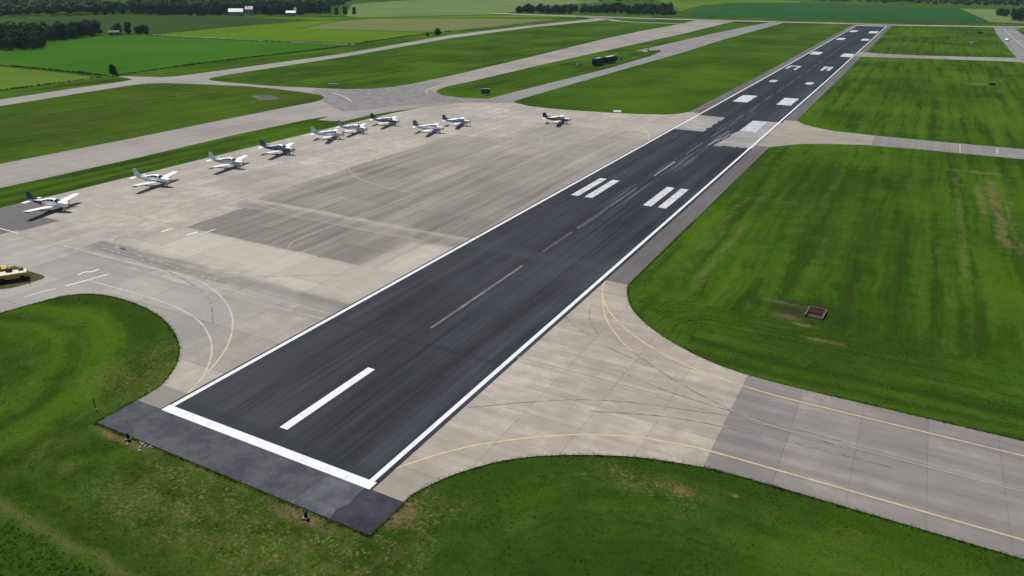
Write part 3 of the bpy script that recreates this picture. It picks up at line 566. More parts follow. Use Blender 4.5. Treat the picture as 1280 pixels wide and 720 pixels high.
# ------------------------------------------------------------------ grass tufts on the near ground
def weed_material():
    t = NT('weed_leaves'); n = t.noise(t.vec(), 1.3, 4, 0.6); c = t.mix(t.rng(n, .35, .65), (0.045, 0.085, 0.014), (0.085, 0.145, 0.018)); m = t.done(c, 0.85, 0.1)
    tl = t.n('BsdfTranslucent'); t.put(tl.inputs[0], c); mx = t.n('MixShader'); mx.inputs[0].default_value = 0.5
    t.t.links.new(t.b.outputs[0], mx.inputs[1]); t.t.links.new(tl.outputs[0], mx.inputs[2]); t.t.links.new(mx.outputs[0], [q for q in t.t.nodes if q.type == 'OUTPUT_MATERIAL'][0].inputs['Surface']); return m
WEEDS = weed_material()
def tufts():
    mask_out = [APRON, GTAX, [(-56.1, 30.3), (-26.95, 30.3), (-26.95, 34.5), (-56.1, 34.5)], [(-53.2, 34), (-29.9, 34), (-29.9, 120), (-53.2, 120)], [(-30.2, 81), (-26.9, 81), (-26.9, 130), (-30.2, 130)], [(-6.7, 81.8), (-4.1, 81.8), (-4.1, 85.8), (-6.7, 85.8)]]
    def sample(n, x0, x1, y0, y1):
        x = rng.uniform(x0, x1, n); y = rng.uniform(y0, y1, n); k = np.ones(n, bool)
        for p in mask_out: k &= ~inside(x, y, p)
        d = np.hypot(x, y); k &= rng.random(n) < np.clip(1.5 - d / 105, 0.12, 1)
        return x[k], y[k]
    parts = []
    x, y = sample(230000, -95, 35, 8, 112); pt = np.sin(x * .9 + 1.7 * np.sin(y * .6)) * np.sin(y * 1.1 + 1.3 * np.sin(x * .45)) ; h = rng.uniform(0.035, 0.085, len(x)) * (1 + .35 * np.clip(pt + .2, 0, 1)); parts.append((x, y, h, 4))
    for line_, lean in ((ISL, .12), (GLO, .12), (GUP, .12), ([(-56.1, 30.3), (-26.95, 30.42)], .10), ([(-27.0, 30.4), (-27.0, 34.4)], .08), ([(-26.95, 82), (-26.95, 112)], .10), ([(-4, 49.2), (36, 49.2)], .12), ([(-3, 65.2), (36, 65.2)], .12), ([(-56.15, 30.4), (-56.3, 34.4)], .1)):
        ex, ey = [], []
        for (a, b), (c, d) in zip(line_, line_[1:]):
            m = max(2, int(math.hypot(c - a, d - b) * 26)); u = rng.random(m); ex.append(a + (c - a) * u + rng.normal(0, lean, m)); ey.append(b + (d - b) * u + rng.normal(0, lean, m))
        ex, ey = np.concatenate(ex), np.concatenate(ey); k = np.hypot(ex, ey) < 130; parts.append((ex[k], ey[k], rng.uniform(.07, .16, k.sum()), 4))
    def build(parts, nm, mat, label):
        V = []
        for x, y, h, nb in parts:
            n = len(x)
            for b in range(nb):
                a = rng.uniform(0, 2 * np.pi, n); ln = h * rng.uniform(0.5, 1.1, n); w = np.clip(h * 0.20, 0.012, 0.06)
                bx = x + rng.normal(0, 0.04 + h * 0.12, n); by = y + rng.normal(0, 0.04 + h * 0.12, n)
                tx = bx + np.cos(a) * ln * 0.75; ty = by + np.sin(a) * ln * 0.75; hh = h * rng.uniform(0.6, 1.0, n)
                px, py = -np.sin(a) * w, np.cos(a) * w; z = np.full(n, 0.002)
                V.append(np.stack([np.stack([bx - px, by - py, z], 1), np.stack([bx + px, by + py, z], 1), np.stack([tx, ty, hh], 1)], 1).reshape(-1, 3))
        V = np.concatenate(V).astype(np.float32); n = len(V); m = bpy.data.meshes.new(nm)
        m.vertices.add(n); m.vertices.foreach_set('co', V.ravel()); m.loops.add(n); m.loops.foreach_set('vertex_index', np.arange(n, dtype=np.int32))
        m.polygons.add(n // 3); m.polygons.foreach_set('loop_start', np.arange(0, n, 3, dtype=np.int32)); m.update(calc_edges=True); m.validate()
        return tag(link(nm, m, mat), label, 'grass' if 'grass' in nm else 'weeds', kind='stuff')
    build(parts, 'grass_tufts', BLADES, 'short green grass growing around the runway end and taxiway fillets')
    parts = []
    x, y = sample(10000, -95, -30, 6, 19.6); h = rng.uniform(0.07, 0.20, len(x)); parts.append((x, y, h, 5))            # unmown verge
    cx, cy = sample(110, -88, -66, 18, 37); ok = (cx + 86) * 0.8 + (cy - 22) < 21; cx, cy = cx[ok], cy[ok]                # rank weeds on the island
    xs_, ys_, hs_ = [], [], []
    for a, b in zip(cx, cy):
        m = rng.integers(8, 30); r = rng.uniform(0.2, 0.6)
        xs_.append(a + rng.normal(0, r, m)); ys_.append(b + rng.normal(0, r * 0.7, m)); hs_.append(rng.uniform(0.08, 0.24, m))
    parts.append((np.concatenate(xs_), np.concatenate(ys_), np.concatenate(hs_), 5))
    build(parts, 'rank_weeds', WEEDS, 'rank unmown weeds beyond the mown verge south of the runway')
tufts()

# ------------------------------------------------------------------ aircraft
PAINT_W = plain('white_aircraft_paint', (0.88, 0.89, 0.90), 0.28, 0.5, var=0.02)
GLASS = plain('tinted_cabin_glass', (0.020, 0.028, 0.042), 0.08, 0.6, var=0.1)
RUBBER = plain('black_rubber', (0.018, 0.018, 0.019), 0.8, 0.2)
BLACK = plain('matt_black_metal', (0.016, 0.017, 0.020), 0.55, 0.4)
STEEL = plain('bare_grey_metal', (0.40, 0.41, 0.43), 0.35, 0.5, metal=0.6)
def colour(name, c, r=0.3): return plain(name, c, r, 0.5, var=0.04)
NAVY = colour('dark_navy_paint', (0.018, 0.022, 0.055)); TEAL = colour('deep_teal_blue_paint', (0.020, 0.060, 0.120)); RED = colour('dull_red_paint', (0.30, 0.06, 0.06))
SKY_ = colour('pale_blue_paint', (0.50, 0.64, 0.74)); BLUE = colour('mid_blue_paint', (0.06, 0.10, 0.28)); PURP = colour('plum_blue_paint', (0.055, 0.045, 0.13)); GREYP = colour('pale_grey_paint', (0.62, 0.65, 0.72))
SLATE = colour('slate_blue_paint', (0.16, 0.23, 0.36)); LAV = colour('cool_grey_paint', (0.30, 0.31, 0.37))

ST = [(-4.35, .05, 1.32, 1.50), (-4.0, .11, 1.22, 1.56), (-3.2, .22, 1.04, 1.64), (-2.2, .38, .86, 1.72), (-1.4, .50, .76, 1.84), (-0.8, .54, .70, 1.96), (-0.2, .56, .67, 2.06), (0.45, .57, .65, 2.08),
      (0.9, .56, .65, 1.99), (1.35, .575, .66, 1.80), (1.6, .56, .66, 1.66), (2.2, .52, .68, 1.60), (2.7, .45, .75, 1.52), (2.98, .34, .85, 1.43), (3.06, .18, .98, 1.30)]
SX = np.array([s[0] for s in ST])
def sec(x):
    return [float(np.interp(x, SX, [s[k] for s in ST])) for k in (1, 2, 3)]
def surf(x, th, off=0.0):
    """fuselage skin; th = 0 at +y (left), 90 at the roof"""
    w, b, t = sec(x); zc = b + (t - b) * 0.46; c, s = math.cos(th), math.sin(th); e = 0.72
    yy = w * math.copysign(abs(c) ** e, c); zz = (t - zc if s > 0 else zc - b) * math.copysign(abs(s) ** e, s)
    if s > 0 and x > -1.6 and x < 1.6:  yy *= 1 - 0.22 * s ** 2 * min(1, (t - 1.6) / 0.5 if t > 1.6 else 0)
    v = Vector((0, yy, zz)); L = v.length or 1
    return (x, yy + off * v.y / L, zc + zz + off * v.z / L)
def fuselage():
    n = 20; V = []; xs_ = sorted(set([round(a, 3) for a in SX] + [-2.8, -1.8, -1.1, -0.5, 0.15, 1.1, 1.9, 2.45, 2.86]))
    for x in xs_: V += [surf(x, 2 * math.pi * i / n) for i in range(n)]
    Fc = [(a * n + i, a * n + (i + 1) % n, (a + 1) * n + (i + 1) % n, (a + 1) * n + i) for a in range(len(xs_) - 1) for i in range(n)]
    Fc += [tuple(range(n))[::-1], tuple((len(xs_) - 1) * n + i for i in range(n))]
    bm = bmesh.new(); vs = [bm.verts.new(p) for p in V]
    for f in Fc: bm.faces.new([vs[i] for i in f])
    return bmm('fuselage', bm)
def patch(nm, x0, x1, t0, t1, off, nx=4, nt=3, skew=0.0, taper=0.0):
    V = []
    for i in range(nx + 1):
        for j in range(nt + 1):
            u = j / nt; x = x0 + (x1 - x0) * i / nx + skew * u; m = 1 - taper * (i / nx)
            V.append(surf(x, t0 + (t1 - t0) * u * m, off))
    Fc = [(i * (nt + 1) + j, (i + 1) * (nt + 1) + j, (i + 1) * (nt + 1) + j + 1, i * (nt + 1) + j + 1) for i in range(nx) for j in range(nt)]
    bm = bmesh.new(); vs = [bm.verts.new(p) for p in V]
    for f in Fc: bm.faces.new([vs[k] for k in f])
    m = bpy.data.meshes.new(nm); bm.to_mesh(m); bm.free(); return m
def foil(nm, root, tip, chord0, chord1, thick=0.12, seg=3, vertical=False):
    """lofted aerofoil from root leading edge to tip leading edge"""
    prof = [(0, 0), (0.03, .35), (0.12, .75), (0.3, 1.0), (0.55, .78), (0.8, .38), (1.0, .04), (1.0, -.04), (0.8, -.25), (0.5, -.42), (0.2, -.45), (0.04, -.25)]
    bm = bmesh.new(); rings = []
    for k in range(seg + 1):
        u = k / seg; o = Vector(root).lerp(Vector(tip), u); c = chord0 + (chord1 - chord0) * u
        if k == seg: c *= 0.86
        r = []
        for a, h in prof:
            hh = h * thick * c * 0.5
            r.append(bm.verts.new((o.x - a * c, o.y + (hh if vertical else 0), o.z + (0 if vertical else hh))))
        rings.append(r)
    n = len(prof)
    for a, b in zip(rings, rings[1:]):
        for i in range(n): bm.faces.new((a[i], a[(i + 1) % n], b[(i + 1) % n], b[i]))
    bm.faces.new(rings[0]); bm.faces.new(rings[-1][::-1]); return bmm(nm, bm)
def joinfoil(nm, a, b):
    bm = bmesh.new(); bm.from_mesh(a); bm.from_mesh(b); return bmm(nm, bm)
AM = {}
AM['fuselage'] = fuselage()
def wing(s): return foil('wing', (0.95, 0.42 * s, 0.80), (0.55, 5.35 * s, 1.34), 1.75, 1.18, 0.15, 4)
AM['wing_l'], AM['wing_r'] = wing(1), wing(-1)
AM['flap_l'] = boxmesh('flap', -0.80, -0.46, 0.8, 2.9, -0.016, 0.012)
AM['stab'] = joinfoil('stab', foil('a', (-3.38, .12, 1.40), (-3.62, 1.85, 1.42), 0.98, .72, 0.10), foil('b', (-3.38, -.12, 1.40), (-3.62, -1.85, 1.42), 0.98, .72, 0.10))
AM['fin'] = foil('fin', (-3.0, 0, 1.56), (-3.88, 0, 2.86), 1.30, .64, 0.10, 3, True)
AM['fillet'] = pydata('fillet', [(-2.0, .02, 1.70), (-2.0, -.02, 1.70), (-3.1, .04, 1.62), (-3.1, -.04, 1.62), (-3.12, .03, 1.98), (-3.12, -.03, 1.98)], [(0, 2, 4), (1, 5, 3), (0, 4, 5, 1), (2, 3, 5, 4)])
AM['rudder'] = pydata('rudder', [(-4.30, s * .035, 1.60) for s in (1, -1)] + [(-4.47, s * .03, 2.78) for s in (1, -1)] + [(-4.64, 0, 2.76), (-4.60, 0, 1.62)], [(0, 2, 4, 5), (1, 5, 4, 3), (2, 3, 4), (0, 5, 1), (0, 1, 3, 2)])
d2 = math.radians
for s, nm in ((1, 'l'), (-1, 'r')):
    def th(a): return d2(a) if s > 0 else d2(180 - a)
    AM['win1' + nm] = patch('w', -1.45, -0.75, th(24), th(47), .008, 4, 3, 0.10)
    AM['win2' + nm] = patch('w', -0.62, 0.08, th(22), th(52), .008, 4, 3, 0.04)
    AM['win3' + nm] = patch('w', 0.18, 0.82, th(21), th(52), .008, 4, 3, -0.10)
    AM['stripe' + nm] = patch('s', -4.1, 2.9, th(-8), th(16), .006, 18, 3)
    AM['belly' + nm] = patch('s', -3.9, 2.95, th(-52), th(-10), .006, 18, 4)
    AM['rear' + nm] = patch('s', -3.4, -1.5, th(-30), th(30), .007, 8, 4)
AM['screen'] = patch('w', 0.93, 1.5, d2(30), d2(150), .010, 4, 8)
bm = bmesh.new(); cyl(bm, (3.04, 0, 1.15), (3.34, 0, 1.15), .15, .03, 12); AM['spinner'] = bmm('spinner', bm)
def blade(s):
    bm = bmesh.new(); r = []
    for k, (a, c, tw) in enumerate(((.08, .08, .9), (.35, .12, .65), (.65, .11, .4), (.92, .05, .28))):
        r.append([bm.verts.new((3.15 + x * c * math.sin(tw) + t, s * a * .45 + x * c * math.cos(tw) * .6, 1.15 + s * a * .9)) for x, t in ((-.5, 0), (0, .012), (.5, 0), (0, -.012))])
    for a, b in zip(r, r[1:]):
        for i in range(4): bm.faces.new((a[i], a[(i + 1) % 4], b[(i + 1) % 4], b[i]))
    bm.faces.new(r[0]); bm.faces.new(r[-1]); return bmm('blade', bm)
AM['blade_a'], AM['blade_b'] = blade(1), blade(-1)
def leg(x, y, ztop): return cylmesh('leg', (x, y, 0.22), (x, y * 0.98, ztop), .045, .06, n=8)
def wheel(x, y, r):
    bm = bmesh.new(); cyl(bm, (x, y - .065, r), (x, y + .065, r), r, n=16); bmesh.ops.bevel(bm, geom=bm.edges[:], offset=.02, segments=1, affect='EDGES'); return bmm('wheel', bm)
def spat(x, y, r):
    bm = bmesh.new(); bmesh.ops.create_uvsphere(bm, u_segments=12, v_segments=8, radius=1)
    for v in bm.verts: v.co = Vector((x - .08 + v.co.x * .42, y + v.co.y * .13, r + .09 + v.co.z * .17))
    return bmm('spat', bm)
GEAR = [(2.15, 0.0, .70, .17), (-0.05, 1.52, .86, .20), (-0.05, -1.52, .86, .20)]
for i, (x, y, zt, r) in enumerate(GEAR): AM['leg%d' % i] = leg(x, y, zt); AM['wheel%d' % i] = wheel(x, y, r); AM['spat%d' % i] = spat(x, y, r)
for k, m in AM.items():
    m.materials.append(PAINT_W)
    if k in ('fuselage', 'wing_l', 'wing_r', 'stab', 'fin', 'spinner') or k[:4] in ('spat', 'stri', 'bell', 'rear', 'scre', 'win1', 'win2', 'win3', 'whee'): m.polygons.foreach_set('use_smooth', [True] * len(m.polygons))
def mats(o, m): o.material_slots[0].link = 'OBJECT'; o.material_slots[0].material = m; return o
def aircraft(loc, head, label, body=PAINT_W, fin=None, stripe=None, belly=None, rear=None, spats=True, nose=None, scale=1.0, prop=BLACK):
    r = empty('light_aircraft', (loc[0], loc[1], 0.052), R(head), label, 'aircraft', 'light aircraft parked on the apron'); r.scale = (scale,) * 3
    def part(nm, key, m, par=None): return mats(link(nm, AM[key], None, par or r), m)
    fu = part('fuselage', 'fuselage', body)
    for s in 'lr':
        w = part('wing', 'wing_' + s, PAINT_W)
        for k in '123': part('cabin_window', 'win%s%s' % (k, s), GLASS, fu)
        if stripe: part('stripe', 'stripe' + s, stripe, fu)
        if belly: part('lower_panel', 'belly' + s, belly, fu)
        if rear: part('rear_panel', 'rear' + s, rear, fu)
    part('windscreen', 'screen', GLASS, fu)
    part('tailplane', 'stab', PAINT_W); f = part('tail_fin', 'fin', fin or body); part('rudder', 'rudder', fin or body, f); part('fin_fillet', 'fillet', fin or body, f)
    p = part('propeller', 'spinner', prop); part('blade', 'blade_a', BLACK, p); part('blade', 'blade_b', BLACK, p)
    for i in range(3):
        g = part('landing_gear', 'leg%d' % i, STEEL); part('wheel', 'wheel%d' % i, RUBBER, g)
        if spats: part('wheel_fairing', 'spat%d' % i, PAINT_W, g)
    return r
aircraft((-119.2, 66.2), 15.5, 'white aircraft with dark teal tail fin and red rear fuselage on black asphalt bay', PAINT_W, TEAL, None, None, RED)
aircraft((-118.1, 84.6), 12.5, 'white aircraft with pale blue fin and grey belly, second from the black asphalt bay', PAINT_W, SKY_, None, LAV, None, nose=BLACK)
aircraft((-117.2, 100.8), 11.5, 'white low-wing aircraft with pale blue fin and grey stripe along its side', PAINT_W, SKY_, LAV, GREYP)
aircraft((-117.6, 114.9), 15, 'low-wing aircraft with plum stripe and dark-edged blue tail beside the grass strip', GREYP, TEAL, PURP, PURP, PURP, spats=False)
aircraft((-119.0, 132.6), 26, 'plain pale grey aircraft without markings standing on bare black wheels', GREYP, GREYP, None, None, None, spats=False, scale=0.98)
aircraft((-118.8, 141.2), 13, 'white aircraft with blue fin and slate side stripe, wingtip close to the plain grey one', PAINT_W, SLATE, LAV, GREYP)
aircraft((-118.2, 153.4), 15, 'white aircraft with navy-topped fin and navy stripe, last along the grass strip', PAINT_W, NAVY, NAVY, SLATE)
aircraft((-103.0, 150.8), 17, 'white aircraft with slate blue fin and blue lower side out on the apron', PAINT_W, BLUE, None, SLATE)
aircraft((-102.0, 162.0), 20, 'blue and white aircraft with striped blue fin standing farther out on the apron', PAINT_W, BLUE, BLUE, GREYP, spats=False, scale=0.94)
aircraft((-81.0, 177.8), 16, 'white aircraft with black tail and black rear underside parked alone near the runway', PAINT_W, NAVY, NAVY, NAVY, NAVY, scale=0.95)

# ------------------------------------------------------------------ signs, lights, stones, drain
GREYB = plain('weathered_grey_block', (0.16, 0.165, 0.18), 0.85, 0.2); STONE = plain('pale_rubble', (0.33, 0.30, 0.27), 0.9, 0.2, var=0.25, scale=6)
SIGNW = plain('white_sign_paint', (0.66, 0.67, 0.68), 0.5); OLIVE = plain('dry_olive_grass', (0.075, 0.072, 0.024), 0.95, 0.1, var=0.25, scale=1.5)
def end_light(x, y, label):
    r = empty('runway_end_light', (x, y, 0.0), 0.4, label, 'light'); r.scale = (.85, .85, .85)
    bm = bmesh.new(); addbox(bm, -.30, .30, -.22, .22, -.03, .16, 0.04); link('base_block', bmm('base', bm), GREYB, r)
    bm = bmesh.new(); cyl(bm, (0, .06, .16), (0, .06, .34), .17, .15, 12); cyl(bm, (0, .06, .34), (0, .06, .74), .15, .05, 12); link('lamp_cone', bmm('lamp', bm), BLACK, r)
    bm = bmesh.new(); cyl(bm, (.22, -.2, .12), (.30, -.30, .12), .15, .15, 12); link('lens', bmm('lens', bm), BLACK, r)
end_light(-32.1, 29.75, 'black cone lamp on grey block at the patched end of the overrun')
end_light(-51.5, 30.05, 'black cone lamp beside rubble at the plain end of the overrun')
def stone(x, y, s):
    bm = bmesh.new(); bmesh.ops.create_icosphere(bm, subdivisions=2, radius=s)
    for v in bm.verts: v.co *= random.uniform(0.75, 1.15); v.co.z *= 0.6
    for v in bm.verts: v.co.z = max(v.co.z, -s * 0.28)
    tag(link('rubble_stone', bmm('stone', bm), STONE, None, (x, y, s * 0.28), (0, 0, random.uniform(0, 6))), 'lump of broken pavement lying at the overrun edge near the cone lamp', 'stone', 'broken pavement by the overrun')
for x, y, s in ((-49.9, 30.2, .16), (-49.5, 30.15, .13), (-49.1, 30.25, .15), (-49.7, 29.8, .12), (-50.3, 30.25, .11), (-49.35, 29.5, .14), (-48.8, 30.2, .1), (-51.0, 29.6, .13)): stone(x, y, s)
def post(x, y, h, label):
    r = empty('marker_post', (x, y, 0), 0, label, 'post')
    link('base_plate', boxmesh('b', -.13, .13, -.13, .13, -.02, .05, bev=.01), GREYB, r)
    bm = bmesh.new(); cyl(bm, (0, 0, .05), (0, 0, h), .04, .035, 8); cyl(bm, (0, 0, h), (0, 0, h + .10), .06, .045, 8); link('stake', bmm('p', bm), BLACK, r)
post(-24.9, 81.4, .6, 'small black marker post in the grass where the shoulder meets the entrance'); post(-81.0, 45.4, .6, 'small black marker post in the rounded grass island'); post(-58.1, 31.7, 1.1, 'thin black stake in the grass beside the overrun corner')
# drain in the right-hand field
dr = empty('drain_inlet', (-5.3, 83.6, 0), R(-3), 'open drain inlet with pale metal rim and dark brown inside, in the grass field', 'drain')
dr.scale = (.78, .78, .38)
RIM = plain('pale_rusty_rim', (0.13, 0.108, 0.092), 0.6, 0.4, var=0.2); BROWN = plain('dark_brown_boards', (0.045, 0.022, 0.018), 0.9, 0.1); MUD = plain('dry_mud', (0.055, 0.050, 0.030), 0.95, 0.1)
for b in ((-1.22, -1.12, -1.75, 1.75, 0, .62), (1.12, 1.22, -1.75, 1.75, 0, .62), (-1.12, 1.12, 1.67, 1.75, 0, .60)): link('side_wall', boxmesh('w', *b), BROWN, dr)
link('side_wall', boxmesh('w', -1.12, 1.12, -1.75, -1.67, 0, .22), BROWN, dr)
for b in ((-1.28, -1.10, -1.8, 1.8, .62, .69), (1.10, 1.28, -1.8, 1.8, .62, .69), (-1.10, 1.10, 1.63, 1.79, .60, .67)): link('rim', boxmesh('r', *b, bev=.015), RIM, dr)
link('floor', boxmesh('f', -1.12, 1.12, -1.67, 1.67, .004, .03), MUD, dr)
for k in range(5): link('board', boxmesh('b', -1.12 + .45 * k, -.72 + .45 * k, -.25 + .12 * (k % 2), 1.6, .34 + .02 * (k % 3), .39 + .02 * (k % 3)), BROWN, dr)
# black taxiway sign
def sign(x, y, w, h, rz, face, label, top=True, marks=True):
    r = empty('taxiway_sign', (x, y, 0), R(rz), label, 'sign')
    link('panel', boxmesh('p', -w / 2, w / 2, -.14, .14, .25, h, bev=.02), face, r)
    for s in (-1, 1): link('leg', boxmesh('l', s * w * .32 - .05, s * w * .32 + .05, -.06, .06, -.02, .25), BLACK, r)
    if top: link('hood', boxmesh('h', -w / 2 - .03, w / 2 + .03, -.2, .2, h, h + .06), SIGNW if face is BLACK else BLACK, r)
    if marks:
        for a, b, c, d in marks: link('lettering', boxmesh('m', a, b, -.147, -.1405, c, d), SIGNW, r)
sign(-124.2, 214, 2.8, 1.75, 28, BLACK, 'black sign board with a faint pale mark on the grass tip by the taxiway junction', True, [(-.75, -.1, .85, 1.0), (.05, .55, 1.0, 1.15)])
sign(-180.0, 204.2, 3.4, .95, 30, SIGNW, 'low white sign board in the grass beside the cross taxiway', False, [])
w = empty('ground_marker', (-74.5, 203.6, 0), R(20), 'low white ridge-shaped marker on the grass edge facing the lone black-tailed aircraft', 'marker')
link('board', pydata('b', [(-1.2, -.6, 0), (1.2, -.6, 0), (1.2, .6, 0), (-1.2, .6, 0), (-1.0, 0, .42), (1.0, 0, .42)], [(0, 1, 5, 4), (2, 3, 4, 5), (1, 2, 5), (3, 0, 4)]), SIGNW, w)
for s in (-.8, .8): link('foot', boxmesh('f', s - .06, s + .06, -.68, .68, -.01, .05), GREYB, w)

# dark covered trailers by the side taxiway
TARP = plain('dark_navy_tarpaulin', (0.014, 0.017, 0.032), 0.6, 0.3, var=0.3, scale=0.8)
TOPW = plain('sun_bleached_cover', (0.50, 0.53, 0.56), 0.7, 0.3, var=0.2, scale=0.8)
def trailer(x, y, L, h, rz, label, coverw):
    r = empty('covered_trailer', (x, y, 0), R(rz), label, 'trailer', 'covered trailers by the side taxiway')
    body = link('body', boxmesh('b', -1.2, 1.2, -L / 2, L / 2, .62, h, bev=.12), TARP, r)
    n = int(L / 0.9)
    for s in (-1, 1):
        for k in range(n): yy = -L / 2 + .3 + k * (L - .6) / (n - 1); link('side_rib', boxmesh('r', s * 1.2 - .03, s * 1.2 + .03, yy - .05, yy + .05, .7, h - .12), BLACK, body)
    link('roof_cover', boxmesh('t', -.9, .9, -L * coverw / 2, L * coverw / 2, h, h + .05, bev=.02), TOPW, body)
    link('chassis', boxmesh('c', -.9, .9, -L / 2 + .2, L / 2 - .2, .48, .62), BLACK, r)
    for s in (-1, 1):
        for yy in (-L * .30, -L * .30 + 1.0, L * .32):
            link('wheel', cylmesh('w', (s * 1.02 - .12, yy, .42), (s * 1.02 + .12, yy, .42), .42, n=14), RUBBER, r)
    bm = bmesh.new(); cyl(bm, (-.5, L / 2 - .2, .55), (0, L / 2 + 1.6, .5), .06); cyl(bm, (.5, L / 2 - .2, .55), (0, L / 2 + 1.6, .5), .06); link('drawbar', bmm('d', bm), BLACK, r)
trailer(-126.4, 317.5, 9.5, 3.0, 0, 'dark navy covered trailer with the higher body, next to the small pale crate', 0.35)
trailer(-125.6, 329.5, 10.5, 2.8, -2, 'dark navy covered trailer with long bleached roof cover beside the tow dolly', 0.8)
fr = empty('tow_dolly', (-125.8, 341, 0), 0, 'black open tow dolly with upright hoop behind the covered trailers', 'dolly')
bm = bmesh.new()
for s in (-1, 1): cyl(bm, (s * .9, -4, .7), (s * .9, 3, 1.1), .12); cyl(bm, (s * .9, 3, 1.1), (s * .9, 3.4, 3.0), .11)
cyl(bm, (-.9, 3.4, 3.0), (.9, 3.4, 3.0), .11); cyl(bm, (-.9, 3.0, 1.1), (.9, 3.0, 1.1), .11); cyl(bm, (-.9, -4, .7), (.9, -4, .7), .11); link('frame', bmm('f', bm), BLACK, fr)
for s in (-1, 1): link('wheel', cylmesh('w', (s * 1.05 - .12, 1.5, .5), (s * 1.05 + .12, 1.5, .5), .5, n=14), RUBBER, fr)
cr = empty('crate', (-132.4, 309.5, 0), .4, 'small pale crate with dark lid on the grass by the covered trailers', 'crate')
link('box', boxmesh('b', -.9, .9, -.7, .7, 0, .8, bev=.04), TOPW, cr); link('lid', boxmesh('l', -.3, .95, -.75, .75, .8, .95), BLACK, cr)
post(-129.7, 287.5, .8, 'lone dark marker post in the grass strip short of the trailers')
cr = empty('windsock_base', (-128.6, 389, 0), .2, 'white low block with black post beside the bay of the side taxiway', 'marker')
link('block', boxmesh('b', -1.6, 1.3, -.9, .9, 0, .45, bev=.05), SIGNW, cr); link('post', cylmesh('p', (1.1, .2, .45), (1.1, .2, 2.6), .28, .2), BLACK, cr)

# yellow flatbed and tractor at the apron edge
YEL = plain('faded_yellow_paint', (0.50, 0.38, 0.03), 0.5, 0.4, var=0.15); DECK = plain('cream_deck_boards', (0.66, 0.60, 0.50), 0.7, 0.3, var=0.1); BLUEG = plain('blue_grey_cab_paint', (0.11, 0.13, 0.19), 0.4)
structure(sheet('dry_grass_patch', [smoothline([(-99.5, 48.6), (-96.5, 48.4), (-92.2, 48.2), (-91.9, 46.2), (-92.3, 44.0), (-94.0, 42.4), (-99.5, 40.0)], 3)], 0.062, OLIVE))
fb = empty('flatbed_trailer', (-94.6, 45.6, .062), R(58), 'yellow flatbed trailer with pale deck parked on dry grass at the apron edge', 'trailer'); fb.scale = (.78, .85, 1.0)
for k in range(6): link('deck_plank', boxmesh('d', -2.1, 2.1, -.84 + .28 * k, -.57 + .28 * k, .98, 1.04 + .004 * (k % 3)), DECK, fb)
link('side_rail', boxmesh('s', -2.15, 2.15, -.93, -.85, .42, 1.05, bev=.02), YEL, fb); link('side_rail', boxmesh('s', -2.15, 2.15, .85, .93, .42, 1.05, bev=.02), YEL, fb)
link('end_board', boxmesh('e', 2.15, 2.22, -.93, .93, .42, 1.12), YEL, fb); link('end_board', boxmesh('e', -2.22, -2.15, -.93, .93, .42, 1.05), YEL, fb)
link('chassis', boxmesh('c', -2.1, 2.1, -.5, .5, .34, .97), BLACK, fb)
for x in (-1.2, 1.45):
    for s in (-1, 1): link('wheel', cylmesh('w', (x, s * 1.0 - .1, .36), (x, s * 1.0 + .1, .36), .36, n=16), RUBBER, fb)
bm = bmesh.new(); cyl(bm, (2.2, 0, .45), (3.1, 0, .4), .05); link('drawbar', bmm('d', bm), BLACK, fb)
tr = empty('tow_tractor', (-97.5, 45.3, .062), R(58), 'yellow and blue-grey tow tractor with upright cab on dry grass behind the flatbed', 'tractor')
link('body', boxmesh('b', -1.5, 1.3, -.75, .75, .45, 1.15, bev=.08), YEL, tr); c = link('cab', boxmesh('c', -.7, .5, -.65, .65, 1.15, 2.05, bev=.06), BLUEG, tr)
link('window', boxmesh('w', -.55, .35, -.665, -.652, 1.35, 1.9), GLASS, c); link('window', boxmesh('w', .502, .515, -.5, .5, 1.35, 1.9), GLASS, c); link('roof', boxmesh('r', -.78, .58, -.72, .72, 2.05, 2.12), YEL, c)
for x in (-.9, .85):
    for s in (-1, 1): link('wheel', cylmesh('w', (x, s * .8 - .13, .45), (x, s * .8 + .13, .45), .45, n=16), RUBBER, tr)
def case(dx, dy, w, h, m, label):
    p = Matrix.Translation(fb.location) @ Matrix.Rotation(R(58), 4, 'Z'); q = p @ Vector((dx, dy, 1.055))
    r = empty('equipment_case', q, R(40), label, 'case'); link('box', boxmesh('c', -w, w, -w * .6, w * .6, 0, h, bev=.03), m, r); link('lid', boxmesh('l', -w * 1.04, w * 1.04, -w * .64, w * .64, h, h + .06), BLACK, r)
    link('handle', boxmesh('h', -.08, .08, -w * .6 - .04, -w * .6 - .002, h * .5, h * .62), STEEL, r)
case(-.2, .4, .32, .36, BLACK, 'black equipment case lying on the deck of the yellow flatbed'); case(1.05, .35, .26, .22, GREYB, 'grey equipment case at the outer end of the flatbed deck')
post(-91.9, 46.0, .95, 'black bollard on the dry grass at the end of the flatbed')

